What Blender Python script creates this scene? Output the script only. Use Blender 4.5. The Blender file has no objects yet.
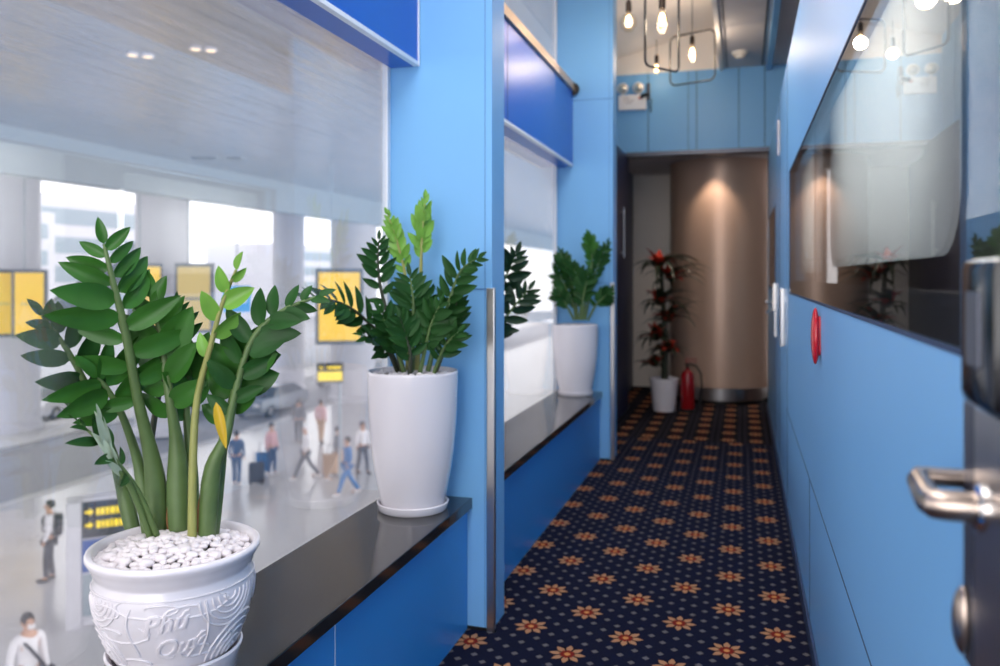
import bpy, bmesh, math, random
from mathutils import Vector, Matrix
random.seed(11)
D = bpy.data
sc = bpy.context.scene
COL = sc.collection
PI = math.pi

# ------------------------------------------------------------------ camera
EYE = 1.45
YAW = math.atan2(243, 820)
cam = D.cameras.new('camera'); cam.sensor_width = 36; cam.lens = 820 * 36 / 1000
cam.shift_y = -0.056
cam.clip_start = 0.02; cam.clip_end = 600
cam.dof.use_dof = True; cam.dof.focus_distance = 2.15; cam.dof.aperture_fstop = 2.4
camo = D.objects.new('camera', cam); COL.objects.link(camo)
camo.location = (0, 0, EYE); camo.rotation_euler = (PI / 2, 0, YAW)
sc.camera = camo

# ------------------------------------------------------------------ world, exposure, large lights
w = D.worlds.new('sky'); sc.world = w; w.use_nodes = True
bg = w.node_tree.nodes['Background']
bg.inputs['Color'].default_value = (1.0, 0.975, 1.0, 1)
bg.inputs['Strength'].default_value = 2.4
sc.view_settings.view_transform = 'Standard'
sc.view_settings.look = 'None'
sc.view_settings.exposure = 0.12
sc.view_settings.gamma = 1.0
sc.view_settings.use_curve_mapping = False
sc.cycles.transparent_max_bounces = 16
sc.cycles.max_bounces = 10
sc.cycles.sample_clamp_indirect = 6
sc.cycles.blur_glossy = 0.5


def area(name, loc, rot, sx, sy, power, col=(1, 1, 1)):
    l = D.lights.new(name, 'AREA'); l.shape = 'RECTANGLE'; l.size = sx; l.size_y = sy
    l.energy = power; l.color = col
    o = D.objects.new(name, l); COL.objects.link(o)
    o.location = loc; o.rotation_euler = rot
    return o


# added overhead lamps, out of view, brightening the corridor from above
area('overhead_fill', (-0.6, 1.2, 3.62), (0, 0, 0), 1.2, 2.4, 52, (1.0, 0.97, 0.97))
area('overhead_fill', (-0.6, 4.6, 3.62), (0, 0, 0), 1.0, 1.8, 30, (1.0, 0.96, 0.95))
# downlight over the round column, added hidden lamps backlighting the blinds
_sp = D.lights.new('end_downlight', 'SPOT'); _sp.energy = 34; _sp.color = (1, .80, .64); _sp.spot_size = 1.45; _sp.spot_blend = .35; _sp.shadow_soft_size = .06
_so = D.objects.new('end_downlight', _sp); COL.objects.link(_so); _so.location = (-.32, 9.36, 2.78)
area('blind_backlight', (0.55, 2.33, 1.95), (0, PI / 2, 0), .7, 1.5, 27, (1.0, 1.0, 1.0))
area('blind_backlight', (0.50, 4.30, 1.75), (0, PI / 2, 0), .4, .9, 9, (1.0, 1.0, 1.0))
# added lamp behind the camera, brightening the pillars and pots that face it
area('rear_fill', (-0.6, -2.4, 1.9), (PI / 2, 0, 0), 1.6, 2.2, 46, (1.0, 0.98, 0.98))


# ------------------------------------------------------------------ materials
def newmat(name):
    m = D.materials.new(name); m.use_nodes = True
    nt = m.node_tree
    return m, nt, nt.nodes['Principled BSDF']


def srgb(r, g, b):
    f = lambda c: (c / 255 / 12.92) if c / 255 <= 0.04045 else ((c / 255 + 0.055) / 1.055) ** 2.4
    return (f(r), f(g), f(b), 1)


def plain(name, rgb, rough=0.5, metal=0.0, var=0.0, scale=8.0, bump=0.0, coat=0.0, spec=0.5, bscale=None):
    m, nt, p = newmat(name)
    p.inputs['Base Color'].default_value = srgb(*rgb)
    p.inputs['Roughness'].default_value = rough
    p.inputs['Metallic'].default_value = metal
    p.inputs['Specular IOR Level'].default_value = spec
    if coat: p.inputs['Coat Weight'].default_value = coat; p.inputs['Coat Roughness'].default_value = 0.04
    tc = nt.nodes.new('ShaderNodeTexCoord')
    n = nt.nodes.new('ShaderNodeTexNoise'); n.inputs['Scale'].default_value = scale
    n.inputs['Detail'].default_value = 3
    nt.links.new(tc.outputs['Object'], n.inputs['Vector'])
    mx = nt.nodes.new('ShaderNodeMix'); mx.data_type = 'RGBA'
    c = srgb(*rgb)
    mx.inputs['A'].default_value = tuple(max(0, x * (1 - var)) for x in c[:3]) + (1,)
    mx.inputs['B'].default_value = tuple(min(1, x * (1 + var)) for x in c[:3]) + (1,)
    nt.links.new(n.outputs['Fac'], mx.inputs['Factor'])
    nt.links.new(mx.outputs['Result'], p.inputs['Base Color'])
    if bump:
        b = nt.nodes.new('ShaderNodeBump'); b.inputs['Strength'].default_value = bump
        b.inputs['Distance'].default_value = 0.01
        if bscale:
            n2 = nt.nodes.new('ShaderNodeTexNoise'); n2.inputs['Scale'].default_value = bscale
            nt.links.new(tc.outputs['Object'], n2.inputs['Vector'])
            nt.links.new(n2.outputs['Fac'], b.inputs['Height'])
        else:
            nt.links.new(n.outputs['Fac'], b.inputs['Height'])
        nt.links.new(b.outputs['Normal'], p.inputs['Normal'])
    return m


def emit(name, rgb, strength):
    m, nt, p = newmat(name)
    p.inputs['Base Color'].default_value = srgb(*rgb)
    p.inputs['Emission Color'].default_value = srgb(*rgb)
    p.inputs['Emission Strength'].default_value = strength
    return m


def pane(name, tint, f0, rough=0.0, body=None, opac=0.0):
    """thin clear glass: transparent, with a mirror share that rises towards grazing angles"""
    m, nt, p = newmat(name)
    nt.nodes.remove(p)
    out = nt.nodes['Material Output']
    tr = nt.nodes.new('ShaderNodeBsdfTransparent'); tr.inputs['Color'].default_value = tint
    gl = nt.nodes.new('ShaderNodeBsdfGlossy'); gl.inputs['Roughness'].default_value = rough
    ge = nt.nodes.new('ShaderNodeNewGeometry')
    dot = nt.nodes.new('ShaderNodeVectorMath'); dot.operation = 'DOT_PRODUCT'
    nt.links.new(ge.outputs['Incoming'], dot.inputs[0]); nt.links.new(ge.outputs['Normal'], dot.inputs[1])
    X = NX(nt)
    fr = X.m('ADD', f0, X.m('MULTIPLY', 1 - f0, X.m('POWER', X.m('SUBTRACT', 1.0, X.m('ABSOLUTE', dot.outputs['Value'])), 5.0)))
    mix = nt.nodes.new('ShaderNodeMixShader')
    nt.links.new(fr, mix.inputs['Fac'])
    src = tr
    if body:       # pale diffuse veil put into the pane, imitating washed-out haze
        df = nt.nodes.new('ShaderNodeBsdfDiffuse'); df.inputs['Color'].default_value = body
        src = nt.nodes.new('ShaderNodeMixShader'); src.inputs['Fac'].default_value = opac
        nt.links.new(tr.outputs[0], src.inputs[1]); nt.links.new(df.outputs[0], src.inputs[2])
    nt.links.new(src.outputs[0], mix.inputs[1]); nt.links.new(gl.outputs[0], mix.inputs[2])
    nt.links.new(mix.outputs[0], out.inputs['Surface'])
    return m


def frosted(name, rgb):
    m, nt, p = newmat(name)
    tl = nt.nodes.new('ShaderNodeBsdfTranslucent'); tl.inputs['Color'].default_value = srgb(*rgb)
    p.inputs['Base Color'].default_value = srgb(*rgb); p.inputs['Roughness'].default_value = .6
    mx = nt.nodes.new('ShaderNodeMixShader'); mx.inputs['Fac'].default_value = .65
    nt.links.new(p.outputs[0], mx.inputs[1]); nt.links.new(tl.outputs[0], mx.inputs[2])
    nt.links.new(mx.outputs[0], nt.nodes['Material Output'].inputs['Surface'])
    return m


class NX:
    """tiny expression builder for math nodes"""
    def __init__(s, nt): s.nt = nt
    def m(s, op, a, b=None, c=None):
        n = s.nt.nodes.new('ShaderNodeMath'); n.operation = op
        for i, v in enumerate((a, b, c)):
            if v is None: continue
            if isinstance(v, (int, float)): n.inputs[i].default_value = v
            else: s.nt.links.new(v, n.inputs[i])
        return n.outputs[0]
    def mix(s, fac, a, b):
        n = s.nt.nodes.new('ShaderNodeMix'); n.data_type = 'RGBA'
        s.nt.links.new(fac, n.inputs['Factor'])
        for k, v in (('A', a), ('B', b)):
            if isinstance(v, tuple): n.inputs[k].default_value = v
            else: s.nt.links.new(v, n.inputs[k])
        return n.outputs['Result']


def carpet_mat():
    m, nt, p = newmat('carpet_navy_floral')
    X = NX(nt); M = X.m
    tc = nt.nodes.new('ShaderNodeTexCoord')
    sep = nt.nodes.new('ShaderNodeSeparateXYZ'); nt.links.new(tc.outputs['Object'], sep.inputs[0])
    x, y = sep.outputs[0], sep.outputs[1]
    navy = srgb(13, 18, 44); tan = srgb(186, 136, 100); red = srgb(128, 34, 24); orange = srgb(214, 146, 84)
    grey = srgb(108, 104, 106); dark = srgb(24, 12, 26)

    def flower(fx, fy):
        """fx, fy local coordinates in eighths of the repeat; returns r, petal, gap, heart, dot masks"""
        r = M('SQRT', M('ADD', M('MULTIPLY', fx, fx), M('MULTIPLY', fy, fy)))
        th = M('ARCTAN2', fy, fx)
        dev = M('MULTIPLY', M('ABSOLUTE', M('SUBTRACT', M('FRACT', M('ADD', M('MULTIPLY', th, 4 / PI), 4.5)), 0.5)), PI / 4)
        R = M('MULTIPLY', 1.46, M('SUBTRACT', 1.0, M('MULTIPLY', dev, 1.2)))
        pet = M('LESS_THAN', r, R)
        gap = M('GREATER_THAN', dev, M('ADD', 0.22, M('MULTIPLY', r, 0.09)))
        heart = M('LESS_THAN', r, M('SUBTRACT', 0.68, M('MULTIPLY', dev, 0.5)))
        ring = M('LESS_THAN', r, 0.24)
        return r, pet, gap, heart, ring

    def fold(v, per, off):
        return M('SUBTRACT', M('FRACT', M('ADD', M('DIVIDE', M('SUBTRACT', v, off), per), 0.5)), 0.5)
    L, LV, X0, Y0 = 0.3915, 0.410, -0.844, 3.712
    ax, ay = M('MULTIPLY', fold(x, L, X0), 8), M('MULTIPLY', fold(y, LV, Y0), 8)
    bx, by = M('MULTIPLY', fold(x, L, X0 + L / 2), 8), M('MULTIPLY', fold(y, LV, Y0 + LV / 2), 8)
    ux, uy = M('DIVIDE', M('SUBTRACT', x, X0), L / 8), M('DIVIDE', M('SUBTRACT', y, Y0), LV / 8)
    rx, ry = M('ROUND', ux), M('ROUND', uy)
    odd = M('GREATER_THAN', M('FRACT', M('MULTIPLY', M('ADD', M('ADD', rx, ry), 2000), 0.5)), 0.25)
    dl = M('ADD', M('ABSOLUTE', M('SUBTRACT', ux, rx)), M('ABSOLUTE', M('SUBTRACT', uy, ry)))
    dots = M('MULTIPLY', odd, M('LESS_THAN', dl, 0.31))
    col = X.mix(dots, navy, grey)
    for fx, fy in ((ax, ay), (bx, by)):
        r, pet, gap, heart, ring = flower(fx, fy)
        col = X.mix(M('LESS_THAN', r, 1.95), col, navy)
        col = X.mix(pet, col, tan)
        col = X.mix(M('MULTIPLY', gap, M('LESS_THAN', r, 1.3)), col, dark)
        col = X.mix(heart, col, red)
        col = X.mix(ring, col, orange)
    # the other carpet laid from the end of the corridor on: columns of flowers between dark stripes
    P, PV = 0.236, 0.345
    cx, cy = M('MULTIPLY', fold(x, P, -0.361), 8 * P / L), M('MULTIPLY', fold(y, PV, 7.569), 8 * PV / LV)
    st = M('LESS_THAN', M('ABSOLUTE', M('SUBTRACT', M('ABSOLUTE', cx), 1.9)), 0.22)
    far = X.mix(st, srgb(14, 15, 26), srgb(44, 40, 52))
    far = X.mix(M('LESS_THAN', M('ABSOLUTE', cx), 0.9), far, srgb(48, 16, 20))
    r, pet, gap, heart, ring = flower(cx, cy)
    far = X.mix(pet, far, tan); far = X.mix(heart, far, red); far = X.mix(ring, far, orange)
    edge = M('GREATER_THAN', y, 7.45)
    col = X.mix(edge, col, far)
    nz = nt.nodes.new('ShaderNodeTexNoise'); nz.inputs['Scale'].default_value = 260
    nt.links.new(tc.outputs['Object'], nz.inputs['Vector'])
    hsv = nt.nodes.new('ShaderNodeHueSaturation')
    nt.links.new(col, hsv.inputs['Color'])
    nt.links.new(M('ADD', 0.46, M('MULTIPLY', nz.outputs['Fac'], 0.7)), hsv.inputs['Value'])
    nt.links.new(hsv.outputs[0], p.inputs['Base Color'])
    p.inputs['Roughness'].default_value = 0.95; p.inputs['Specular IOR Level'].default_value = 0.15
    b = nt.nodes.new('ShaderNodeBump'); b.inputs['Strength'].default_value = 0.5; b.inputs['Distance'].default_value = 0.004
    nt.links.new(nz.outputs['Fac'], b.inputs['Height']); nt.links.new(b.outputs[0], p.inputs['Normal'])
    return m


def canopy_mat():
    m, nt, p = newmat('canopy_metal_planks')
    X = NX(nt); M = X.m
    tc = nt.nodes.new('ShaderNodeTexCoord'); sep = nt.nodes.new('ShaderNodeSeparateXYZ')
    nt.links.new(tc.outputs['Object'], sep.inputs[0])
    fr = M('FRACT', M('MULTIPLY', sep.outputs[0], 2.2))
    joint = M('LESS_THAN', fr, 0.06)
    nz = nt.nodes.new('ShaderNodeTexNoise'); nz.inputs['Scale'].default_value = 0.35
    nt.links.new(tc.outputs['Object'], nz.inputs['Vector'])
    col = X.mix(nz.outputs['Fac'], srgb(176, 177, 182), srgb(204, 203, 204))
    nt.links.new(X.mix(joint, col, srgb(150, 150, 156)), p.inputs['Base Color'])
    p.inputs['Metallic'].default_value = 0.6; p.inputs['Roughness'].default_value = 0.26
    nb = nt.nodes.new('ShaderNodeTexNoise'); nb.inputs['Scale'].default_value = 1.0
    mp = nt.nodes.new('ShaderNodeMapping'); mp.inputs['Scale'].default_value = (5, 0.25, 1)
    nt.links.new(tc.outputs['Object'], mp.inputs[0]); nt.links.new(mp.outputs[0], nb.inputs['Vector'])
    b = nt.nodes.new('ShaderNodeBump'); b.inputs['Strength'].default_value = 0.5; b.inputs['Distance'].default_value = 0.10
    nt.links.new(nb.outputs['Fac'], b.inputs['Height']); nt.links.new(b.outputs[0], p.inputs['Normal'])
    return m


def leaf_mat(name, rgb, rough=0.34, spec=0.3):
    m, nt, p = newmat(name)
    X = NX(nt)
    tc = nt.nodes.new('ShaderNodeTexCoord')
    n = nt.nodes.new('ShaderNodeTexNoise'); n.inputs['Scale'].default_value = 14; n.inputs['Detail'].default_value = 2
    nt.links.new(tc.outputs['Object'], n.inputs['Vector'])
    c = srgb(*rgb)
    nt.links.new(X.mix(n.outputs['Fac'], tuple(v * 0.62 for v in c[:3]) + (1,), tuple(min(1, v * 1.4) for v in c[:3]) + (1,)), p.inputs['Base Color'])
    p.inputs['Roughness'].default_value = rough
    p.inputs['Subsurface Weight'].default_value = 0.0
    p.inputs['Specular IOR Level'].default_value = spec
    return m


MT = dict(
    blue=plain('laminate_sky_blue', (124, 183, 232), 0.40, var=0.03, scale=2, spec=0.3),
    bench=plain('laminate_mid_blue', (52, 146, 222), 0.36, var=0.03, scale=2),
    fascia=plain('gloss_royal_blue', (14, 96, 196), 0.3, var=0.02, coat=0.0),
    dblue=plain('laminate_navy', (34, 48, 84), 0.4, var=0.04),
    joint=plain('joint_blue', (78, 124, 180), 0.6, var=0.05),
    seam=plain('joint_dark', (36, 58, 92), 0.6, var=0.05),
    steel=plain('brushed_steel', (196, 194, 194), 0.28, 1.0, var=0.04, scale=60),
    chrome=plain('polished_chrome', (226, 220, 214), 0.12, 1.0, var=0.02),
    handlem=plain('worn_steel', (176, 160, 148), 0.3, 1.0, var=0.12, scale=30),
    alu=plain('white_aluminium', (236, 240, 246), 0.35, 0.0, var=0.03),
    rail=plain('bronze_rail', (206, 176, 146), 0.35, 0.4, var=0.05, scale=20),
    stone=plain('black_polished_stone', (34, 32, 31), 0.09, var=0.3, scale=240, spec=0.8),
    black=plain('black_metal', (22, 20, 20), 0.4, var=0.1),
    gblack=plain('gloss_black', (14, 18, 24), 0.16, var=0.1, spec=0.35),
    dgrey=plain('dark_grey_metal', (88, 92, 104), 0.35, 0.6, var=0.05),
    ceramic=plain('white_glazed_ceramic', (238, 232, 236), 0.14, var=0.01, coat=0.5),
    pebble=plain('white_pebble', (238, 230, 232), 0.45, var=0.06, scale=30),
    soil=plain('potting_soil', (58, 38, 28), 0.95, var=0.5, scale=90, bump=0.8),
    stem=plain('plant_stem_green', (88, 112, 62), 0.5, var=0.25, scale=24),
    stemlt=plain('plant_stem_yellow_green', (150, 152, 84), 0.45, var=0.18, scale=24),
    stemdk=plain('plant_stem_dark', (58, 62, 44), 0.5, var=0.2, scale=24),
    leaf=leaf_mat('leaf_green', (52, 102, 36), 0.36, 0.25),
    leafdk=leaf_mat('leaf_dark_green', (38, 78, 34), 0.42, 0.18),
    leafnear=leaf_mat('leaf_deep_green', (30, 58, 30)),
    leaflt=leaf_mat('leaf_fresh_green', (112, 162, 62)),
    leafpale=leaf_mat('leaf_underside_pale', (168, 182, 158), 0.4),
    leafyel=leaf_mat('leaf_yellowing', (206, 172, 46), 0.4),
    sheath=plain('dry_sheath', (150, 104, 66), 0.8, var=0.2, scale=30),
    rleaf=leaf_mat('bromeliad_leaf', (44, 56, 40)),
    rbract=leaf_mat('bromeliad_red_bract', (190, 58, 40)),
    red=plain('gloss_red', (196, 18, 34), 0.16, var=0.03, coat=0.5),
    dred=plain('extinguisher_red', (150, 18, 26), 0.25, var=0.05, coat=0.3),
    rubber=plain('black_rubber', (16, 16, 18), 0.6, var=0.1),
    cream=plain('cream_paint', (244, 236, 226), 0.6, var=0.02),
    plaster=plain('warm_white_plaster', (240, 232, 224), 0.8, var=0.02),
    beigec=plain('ceiling_beige', (240, 230, 222), 0.8, var=0.02),
    greyc=plain('ceiling_grey_board', (206, 200, 200), 0.6, var=0.03),
    column=plain('beige_metal_column', (204, 172, 150), 0.36, 0.25, var=0.03, scale=3),
    pale=frosted('frosted_blind_white', (232, 236, 236)),
    cabin=plain('cabin_dark', (50, 36, 32), 0.6, var=0.1),
    floorout=plain('concourse_floor', (206, 206, 210), 0.18, var=0.04, scale=0.4),
    road=plain('asphalt_grey', (150, 152, 160), 0.6, var=0.06, scale=0.6),
    kerb=plain('kerb_stone', (206, 206, 208), 0.7, var=0.05),
    colout=plain('white_concrete_column', (214, 214, 222), 0.4, var=0.03),
    beam=plain('fascia_grey_blue', (158, 172, 182), 0.5, var=0.04, scale=0.4),
    frameg=plain('sign_frame_grey', (100, 110, 124), 0.4, 0.4, var=0.05),
    adyel=emit('backlit_yellow', (246, 202, 74), 0.55),
    adpale=emit('backlit_pale_yellow', (214, 190, 120), 0.35),
    ador=emit('backlit_orange', (244, 168, 78), 0.5),
    sblue=emit('backlit_blue', (60, 160, 226), 0.5),
    syel=emit('sign_yellow', (246, 214, 30), 0.6),
    sblack=plain('sign_black', (36, 44, 62), 0.4, var=0.05),
    swhite=emit('sign_white', (240, 240, 240), 0.4),
    skin=plain('skin', (206, 160, 134), 0.6, var=0.05),
    hair=plain('hair_black', (34, 28, 28), 0.6, var=0.2),
    wcloth=plain('cloth_white', (238, 236, 240), 0.9, var=0.04),
    gcloth=plain('cloth_grey', (96, 98, 108), 0.9, var=0.08),
    bcloth=plain('cloth_denim', (62, 92, 134), 0.9, var=0.1),
    kcloth=plain('cloth_dark', (52, 54, 64), 0.9, var=0.08),
    bluecl=plain('cloth_blue', (40, 116, 182), 0.9, var=0.06),
    pinkcl=plain('cloth_pink', (222, 178, 182), 0.9, var=0.05),
    tancl=plain('cloth_tan', (200, 166, 136), 0.9, var=0.05),
    carw=plain('car_white', (232, 232, 236), 0.2, var=0.01, coat=0.6),
    carg=plain('car_silver', (150, 158, 168), 0.2, 0.5, var=0.02, coat=0.6),
    carglass=plain('car_glass', (46, 58, 72), 0.08, var=0.05),
    brass=plain('socket_black_brass', (52, 40, 30), 0.35, 0.6, var=0.1),
    filament=emit('bulb_glow', (255, 216, 160), 12),
    bulb=None, lens=plain('lamp_reflector', (220, 212, 196), 0.2, 0.6, var=0.05),
    panelw=plain('white_plastic', (236, 234, 236), 0.4, var=0.02),
    ink=plain('label_grey_print', (150, 140, 146), 0.6, var=0.05),
    inkr=plain('label_red_print', (206, 120, 112), 0.6, var=0.05),
    carpet=carpet_mat(), canopy=canopy_mat(),
    glass=pane('window_glass', (0.985, 0.99, 0.99, 1), 0.095, body=(.9, .88, .92, 1), opac=.06),
    dglass=pane('dark_gloss_glass', (0.9, 0.9, 0.9, 1), 0.05),
    bglass=pane('bulb_glass', (1.0, 0.95, 0.86, 1), 0.04),
)


# ------------------------------------------------------------------ mesh helpers
class MB:
    def __init__(s): s.bm = bmesh.new()
    def box(s, x0, x1, y0, y1, z0, z1, bev=0.0):
        r = bmesh.ops.create_cube(s.bm, size=1.0)
        vs = r['verts']
        for v in vs:
            v.co = Vector(((x0 + x1) / 2 + v.co.x * (x1 - x0), (y0 + y1) / 2 + v.co.y * (y1 - y0), (z0 + z1) / 2 + v.co.z * (z1 - z0)))
        if bev > 0:
            es = list({e for v in vs for e in v.link_edges})
            bmesh.ops.bevel(s.bm, geom=es, offset=bev, segments=2, affect='EDGES', profile=0.6)
        return s
    def quad(s, *pts):
        s.bm.faces.new([s.bm.verts.new(p) for p in pts]); return s
    def lathe(s, prof, n=40, c=(0, 0, 0), cap=True):
        rings = []
        for r, z in prof:
            if r < 1e-6: rings.append([s.bm.verts.new((c[0], c[1], c[2] + z))])
            else: rings.append([s.bm.verts.new((c[0] + r * math.cos(2 * PI * i / n), c[1] + r * math.sin(2 * PI * i / n), c[2] + z)) for i in range(n)])
        for a, b in zip(rings, rings[1:]):
            for i in range(n):
                j = (i + 1) % n
                f = [a[i % len(a)], a[j % len(a)], b[j % len(b)], b[i % len(b)]]
                f = list(dict.fromkeys(f))
                if len(f) > 2: s.bm.faces.new(f)
        return s
    def tube(s, pts, rad, n=8, caps=True, closed=False):
        pts = [Vector(p) for p in pts]
        m = len(pts)
        rr = rad if isinstance(rad, (list, tuple)) else [rad] * m
        prev = None; rings = []
        for i, p in enumerate(pts):
            if closed: t = pts[(i + 1) % m] - pts[i - 1]
            else: t = pts[min(i + 1, m - 1)] - pts[max(i - 1, 0)]
            t.normalize()
            if prev is None:
                a = Vector((0, 0, 1)) if abs(t.z) < 0.9 else Vector((1, 0, 0))
                u = t.cross(a).normalized()
            else:
                u = prev - t * prev.dot(t)
                u.normalize()
            prev = u; v = t.cross(u)
            rings.append([s.bm.verts.new(p + (u * math.cos(2 * PI * k / n) + v * math.sin(2 * PI * k / n)) * rr[i]) for k in range(n)])
        prs = list(zip(rings, rings[1:])) + ([(rings[-1], rings[0])] if closed else [])
        for a, b in prs:
            for k in range(n):
                s.bm.faces.new([a[k], a[(k + 1) % n], b[(k + 1) % n], b[k]])
        if caps and not closed:
            s.bm.faces.new(rings[0][::-1]); s.bm.faces.new(rings[-1])
        return s
    def cyl(s, p0, p1, r, n=16): return s.tube([p0, p1], r, n)
    def ball(s, c, r, sx=1, sy=1, sz=1, seg=12):
        q = bmesh.ops.create_uvsphere(s.bm, u_segments=seg, v_segments=max(6, seg * 2 // 3), radius=r)
        for v in q['verts']: v.co = Vector((c[0] + v.co.x * sx, c[1] + v.co.y * sy, c[2] + v.co.z * sz))
        return s
    def prism(s, pts2, axis, a, b):
        """extrude a 2D outline along axis ('x','y','z') from a to b"""
        def P(p, d):
            return {'x': (d, p[0], p[1]), 'y': (p[0], d, p[1]), 'z': (p[0], p[1], d)}[axis]
        A = [s.bm.verts.new(P(p, a)) for p in pts2]; B = [s.bm.verts.new(P(p, b)) for p in pts2]
        n = len(A)
        s.bm.faces.new(A[::-1]); s.bm.faces.new(B)
        for i in range(n): s.bm.faces.new([A[i], A[(i + 1) % n], B[(i + 1) % n], B[i]])
        return s
    def build(s, name, mat, parent=None, smooth=False, angle=35):
        bmesh.ops.recalc_face_normals(s.bm, faces=s.bm.faces[:])
        me = D.meshes.new(name); s.bm.to_mesh(me); s.bm.free()
        return link(name, me, mat, parent, smooth, angle)


def link(name, me, mat, parent=None, smooth=False, angle=35):
    o = D.objects.new(name, me); COL.objects.link(o)
    if mat: me.materials.append(MT[mat] if isinstance(mat, str) else mat)
    if smooth:
        for p in me.polygons: p.use_smooth = True
        try: me.set_sharp_from_angle(angle=math.radians(angle))
        except Exception: pass
    if parent: o.parent = parent
    return o


def tag(o, label=None, cat=None, group=None, kind=None):
    if label: o['label'] = label
    if cat: o['category'] = cat
    if group: o['group'] = group
    if kind: o['kind'] = kind
    return o


def thing(name, label, cat, loc=(0, 0, 0), rz=0, group=None):
    o = D.objects.new(name, None); COL.objects.link(o)
    o.empty_display_size = 0.05
    o.location = loc; o.rotation_euler = (0, 0, rz)
    return tag(o, label, cat, group)


def struct(name, mb, mat, label=None, parent=None, smooth=False):
    o = mb.build(name, mat, parent, smooth)
    if not parent:
        tag(o, label, None, None, 'structure')
    return o


def dup(root, loc, rz=None, label=None):
    r = root.copy(); COL.objects.link(r); r.location = loc
    if rz is not None: r.rotation_euler = (0, 0, rz)
    if label: r['label'] = label
    for ch in list(root.children):
        c = ch.copy(); COL.objects.link(c); c.parent = r
        for g in ch.children:
            d = g.copy(); COL.objects.link(d); d.parent = c
    return r


def roundrect(cx, cy, w, h, r, n=5):
    pts = []
    for sx, sy, a0 in ((1, 1, 0), (-1, 1, 90), (-1, -1, 180), (1, -1, 270)):
        for k in range(n + 1):
            a = math.radians(a0 + 90 * k / n)
            pts.append((cx + sx * (w / 2 - r) + r * math.cos(a), cy + sy * (h / 2 - r) + r * math.sin(a)))
    return pts


def at(x, y, Y):
    """world point on the cross-corridor plane Y seen at photo position x, y (used to read sizes off the photo)"""
    s, c = math.sin(YAW), math.cos(YAW)
    X = (x - 500) / 820
    d = Vector((X * c - s, X * s + c, -(y - 277) / 820))
    return d * (Y / d.y) + Vector((0, 0, EYE))


# ================================================================== THE SETTING
SILL = 0.54
GX = -1.45            # window plane
WR = 0.26             # face of right wall
struct('floor', MB().box(-1.5, 1.6, -3.0, 11.2, -0.12, 0.0), 'carpet', 'navy carpet with orange flowers and small dots')

# left wall pillars facing the corridor
for i, (y0, y1) in enumerate(((3.21, 3.39), (6.47, 6.66))):
    struct('wall_left', MB().box(-1.47, -0.985, y0, y1, 0, 4.3, 0.004), 'blue', 'sky blue laminate pillar between the windows')
    # joint lines of the pillar cladding
    struct('trim_%d' % (i + 1), MB().box(-1.45, -0.983, y0 - 0.003, y0 + 0.002, 1.398, 1.403).box(-1.45, -0.983, y0 - 0.003, y0 + 0.002, 2.862, 2.866)
           .box(-1.0165, -1.014, y0 - 0.0015, y0 + 0.001, 0, 4.3), 'joint')
    struct('trim_%d' % (i + 3), MB().box(-1.006, -0.972, y0 - 0.012, y0 + 0.014, 0, 1.405, 0.004), 'steel', 'stainless corner guard on the pillar')
    struct('baseboard_left', MB().box(-1.09, -0.968, y0 - 0.006, y0 - 0.001, 0.0, 0.012), 'black')

# left wall beyond the second pillar, dark, with a dark door
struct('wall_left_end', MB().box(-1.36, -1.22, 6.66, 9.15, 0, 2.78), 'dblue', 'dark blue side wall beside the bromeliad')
struct('wall_left_upper', MB().box(-1.44, -1.36, 6.66, 9.0, 2.78, 4.3), 'blue')
# far end
struct('wall_back', MB().box(-1.44, 0.9, 9.0, 9.12, 2.80, 3.66), 'blue', 'blue panels above the opening at the corridor end')
struct('trim_7', MB().box(-0.99, -0.984, 8.994, 9.01, 2.8, 3.66).box(-0.565, -0.561, 8.994, 9.01, 2.8, 3.66).box(-0.478, -0.472, 8.994, 9.01, 2.8, 3.66)
       .box(-0.045, -0.039, 8.994, 9.01, 2.8, 3.66).box(0.215, 0.221, 8.994, 9.01, 2.8, 3.66), 'seam')
struct('trim_8', MB().box(-1.30, 0.28, 8.93, 9.13, 2.755, 2.80, 0.004), 'dgrey', 'grey lintel over the corridor end')
struct('wall_back_upper', MB().box(-1.6, -0.2, 9.02, 9.14, 3.66, 4.6), 'plaster', 'white bulkhead above the blue end panels')
struct('wall_back_inner', MB().box(-1.5, 1.0, 10.95, 11.1, 0, 3.0), 'cream', 'off white wall beside the round column')
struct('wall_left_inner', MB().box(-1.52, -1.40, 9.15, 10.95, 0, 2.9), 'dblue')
struct('ceiling_end', MB().box(-1.4, 1.2, 9.12, 11.1, 2.80, 2.9), 'greyc')
col = thing('round_column', 'beige metal clad round column filling the corridor end', 'column', (-0.255, 10.15, 0))
MB().lathe([(0.50, 0.0), (0.50, 0.17)], 64).build('plinth', 'black', col, True)
MB().lathe([(0.535, 0.04), (0.54, 0.045), (0.54, 0.185), (0.0, 0.185)], 64).build('kick_plate', 'steel', col, True)
MB().lathe([(0.0, 0.19), (0.585, 0.19), (0.59, 0.195), (0.59, 1.615), (0.587, 1.618), (0.587, 1.624), (0.59, 1.627), (0.59, 2.8), (0, 2.8)], 72).build('cladding', 'column', col, True)

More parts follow.
